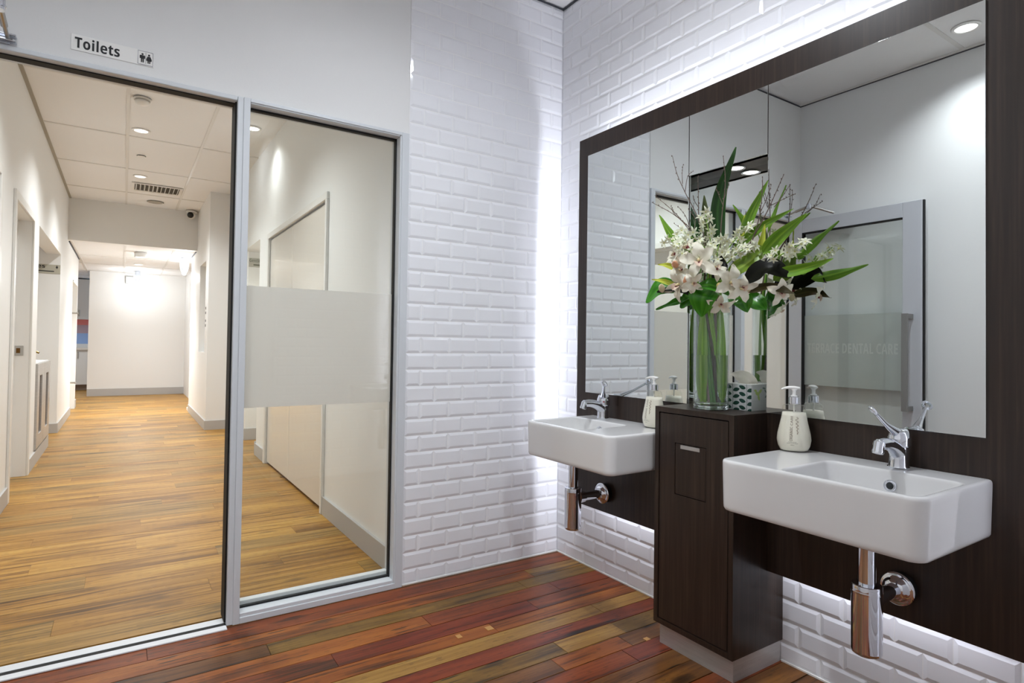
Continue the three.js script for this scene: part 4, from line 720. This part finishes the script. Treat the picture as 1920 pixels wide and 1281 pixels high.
const oLabel = ['largest pale orchid facing the viewer, left of the centre', 'pale orchid low at the left of the bouquet', 'pale orchid with pointed petals low right above the vase', 'pale orchid tilted upward behind the largest bloom', 'small pale bloom hanging over the vase rim', 'pale orchid hanging before the right mirror', 'half-turned pale orchid at the upper left behind the buds', 'small pale orchid tucked under the largest bloom', 'half-open pale bloom right of the largest orchid', 'small pale orchid between the left buds', 'pale orchid turned right beside the front orchid'];
ORCHIDS.forEach(([x, y, z, s], i) => orchid(x, y, z, s, oFace[i], [0.2, -0.5, 0.9, 0.4, 2.8, 0.3, 1.1, 2.0, 0.6, 1.7, 2.5][i], oLabel[i]));
const budMat = { pink: std({ color: 0xe2a884, roughness: 0.5 }), yellow: std({ color: 0xe3cd82, roughness: 0.5 }), cream: std({ color: 0xdccba4, roughness: 0.5 }) };
const budLabel = ['pink orchid bud above the lower left orchid', 'peach orchid bud hanging below the largest orchid', 'yellow orchid bud above the pointed green leaf', 'cream bud at the far left edge of the bouquet', 'cream bud under the large black leaf'];
BUDS.forEach(([x, y, z, c], i) => { const g = lathe([[0.0001, -0.024], [0.006, -0.018], [0.0115, -0.004], [0.0105, 0.010], [0.005, 0.02], [0.0001, 0.025]], 14).rotateX(0.5).rotateZ([1.2, 0.1, 1.3, 0.9, -0.8][i]); const m = single('orchid_bud', g, budMat[c], budLabel[i], 'flower bud'); m.position.set(x, y, z); });
// sprays of white star florets
const starMat = phys({ color: 0xeef0d8, roughness: 0.55, transmission: 0.2, thickness: 0 }), starEye = std({ color: 0xd8d890, roughness: 0.6 });
function floret(s) { const list = []; for (let k = 0; k < 6; k++) { const a = k * Math.PI / 3 + rr(-0.2, 0.2), L = s * rr(0.85, 1.1), b = rr(-0.15, 0.35); list.push(leafShape([[0, 0, 0], [Math.cos(a) * L * 0.5, Math.sin(a) * L * 0.5, s * 0.22], [Math.cos(a) * L, Math.sin(a) * L, s * b]], s * 0.34, { fold: 0.35, blunt: 0.75, face: V(0, 0, 1), th: 0.0003, n: 6, m: 2 })); } return merge(list); }
const floretGeo = [floret(0.021), floret(0.018), floret(0.0225)], eyeGeo = new THREE.SphereGeometry(0.0035, 8, 6);
const sprayLabel = ['spray of white star florets standing highest at the centre left', 'spray of white star florets behind the largest orchid', 'spray of white star florets right of the dark upright leaf', 'spray of white star florets at the centre of the bouquet', 'spray of white star florets reaching right over the mirror', 'loose spray of white star florets at the far left', 'short spray of white star florets above the broad olive leaf'];
SPRAYS.forEach((line, i) => {
  const t = thing('star_floret_spray', sprayLabel[i], 'flower spray'), pts = line.map((p) => V(...p)), c = new THREE.CatmullRomCurve3(pts);
  mesh('stalk', sweep(pts, [0.0026, 0.002, 0.0014], 7, 14), LM.stem, t);
  const n = 15;
  for (let k = 0; k < n; k++) {
    const p = c.getPoint(0.15 + 0.85 * k / (n - 1)), a = k * 2.4, r = 0.036 * rr(0.5, 1.25) * (1.15 - 0.6 * k / n);
    const f = mesh('floret', floretGeo[k % 3], starMat, t); f.position.set(p.x + Math.cos(a) * r - 0.008, p.y + Math.sin(a * 1.3) * r * 0.8, Math.min(p.z + Math.sin(a) * r, 9)); f.position.x = Math.min(f.position.x, -0.135);
    f.quaternion.setFromUnitVectors(V(0, 0, 1), V(-0.7 + rr(-0.9, 0.7), rr(-0.7, 0.9), 0.55 + rr(-0.9, 0.7)).normalize()); mesh('eye', eyeGeo, starEye, f);
  } settle(t);
});

// tissue box
{
  const W = 0.100, D = 0.112, H = 0.094;
  const c = document.createElement('canvas'); c.width = c.height = 256; const x = c.getContext('2d'); x.fillStyle = '#dfe2e2'; x.fillRect(0, 0, 256, 256);
  x.fillStyle = '#1d4a3d'; for (const [sx, n] of [[78, 4], [210, 4]]) for (let k = 0; k < n; k++) for (const s of [-1, 1]) { x.save(); x.translate(sx + s * 7, 40 + k * 66 + (s > 0 ? 30 : 0)); x.rotate(s > 0 ? -0.35 : Math.PI + 0.35); x.beginPath(); x.moveTo(0, 0); x.bezierCurveTo(14, -30, 48, -28, 66, 0); x.bezierCurveTo(48, 22, 16, 20, 0, 0); x.fill(); x.restore(); }
  x.strokeStyle = '#1d4a3d'; x.lineWidth = 3; for (const sx of [78, 210]) { x.beginPath(); x.moveTo(sx, 256); x.quadraticCurveTo(sx + 12, 130, sx, 0); x.stroke(); }
  const t1 = new THREE.CanvasTexture(c); t1.colorSpace = THREE.SRGBColorSpace;
  const e = document.createElement('canvas'); e.width = e.height = 256; const y = e.getContext('2d'); y.fillStyle = '#d4d8d6'; y.fillRect(0, 0, 256, 256); y.fillStyle = '#b7cf7a'; for (const [a, b, r, s] of [[90, 90, 34, 0.4], [130, 70, 30, -0.6], [110, 130, 28, 1.2], [60, 60, 22, 0.2]]) { y.beginPath(); y.ellipse(a, b, r, r * 0.5, s, 0, 7); y.fill(); }
  y.fillStyle = '#7d9186'; for (const [a, b, s] of [[215, 70, 0.7], [225, 120, -0.5], [190, 40, 0.2]]) { y.beginPath(); y.ellipse(a, b, 24, 9, s, 0, 7); y.fill(); } y.fillStyle = '#c3c9c6'; y.fillRect(0, 160, 256, 3);
  const t2 = new THREE.CanvasTexture(e); t2.colorSpace = THREE.SRGBColorSpace;
  const leafy = std({ map: t1, roughness: 0.55 }), end = std({ map: t2, roughness: 0.55 }), top = std({ color: 0xdadcd8, roughness: 0.6 });
  const b = thing('tissue_box', 'leaf-patterned tissue box beside the vase with a tissue pulled up', 'tissue box');
  const g = new THREE.BoxGeometry(W, H, D); const m = shade(new THREE.Mesh(g, [leafy, leafy, top, top, end, end])); m.name = 'carton'; m.position.y = H / 2; b.add(m);
  mesh('slot', new THREE.CylinderGeometry(0.03, 0.03, 0.0012, 28).scale(0.7, 1, 1.15).translate(0, H + 0.0004, 0), std({ color: 0xb9b6ac, roughness: 0.8 }), b);
  const P = [], idx = [], n = 16, mm = 14; for (let i = 0; i <= n; i++) for (let j = 0; j <= mm; j++) { const u = i / n, v = j / mm * 2 - 1; const wv = Math.sin(u * 7 + v * 4) * 0.006 * u; P.push(v * (0.012 + 0.038 * u) + wv * 0.6, H - 0.004 + u * (0.052 - 0.022 * Math.abs(v + 0.25)) - 0.03 * u * u * Math.max(0, v), Math.sin(v * 2.4 + 0.5) * 0.02 * (0.4 + u) + wv); }
  for (let i = 0; i < n; i++) for (let j = 0; j < mm; j++) { const a = i * (mm + 1) + j; idx.push(a, a + mm + 1, a + 1, a + 1, a + mm + 1, a + mm + 2); }
  const tg = new THREE.BufferGeometry(); tg.setAttribute('position', new THREE.Float32BufferAttribute(P, 3)); tg.setIndex(idx); tg.computeVertexNormals(); tg.rotateY(-0.6);
  mesh('tissue', tg, phys({ color: 0xf1ede2, roughness: 0.9, transmission: 0.3, thickness: 0, side: THREE.DoubleSide }), b);
  b.position.set(-0.066, 0.8852, 1.184); 
}
renderer.render(scene, camera);
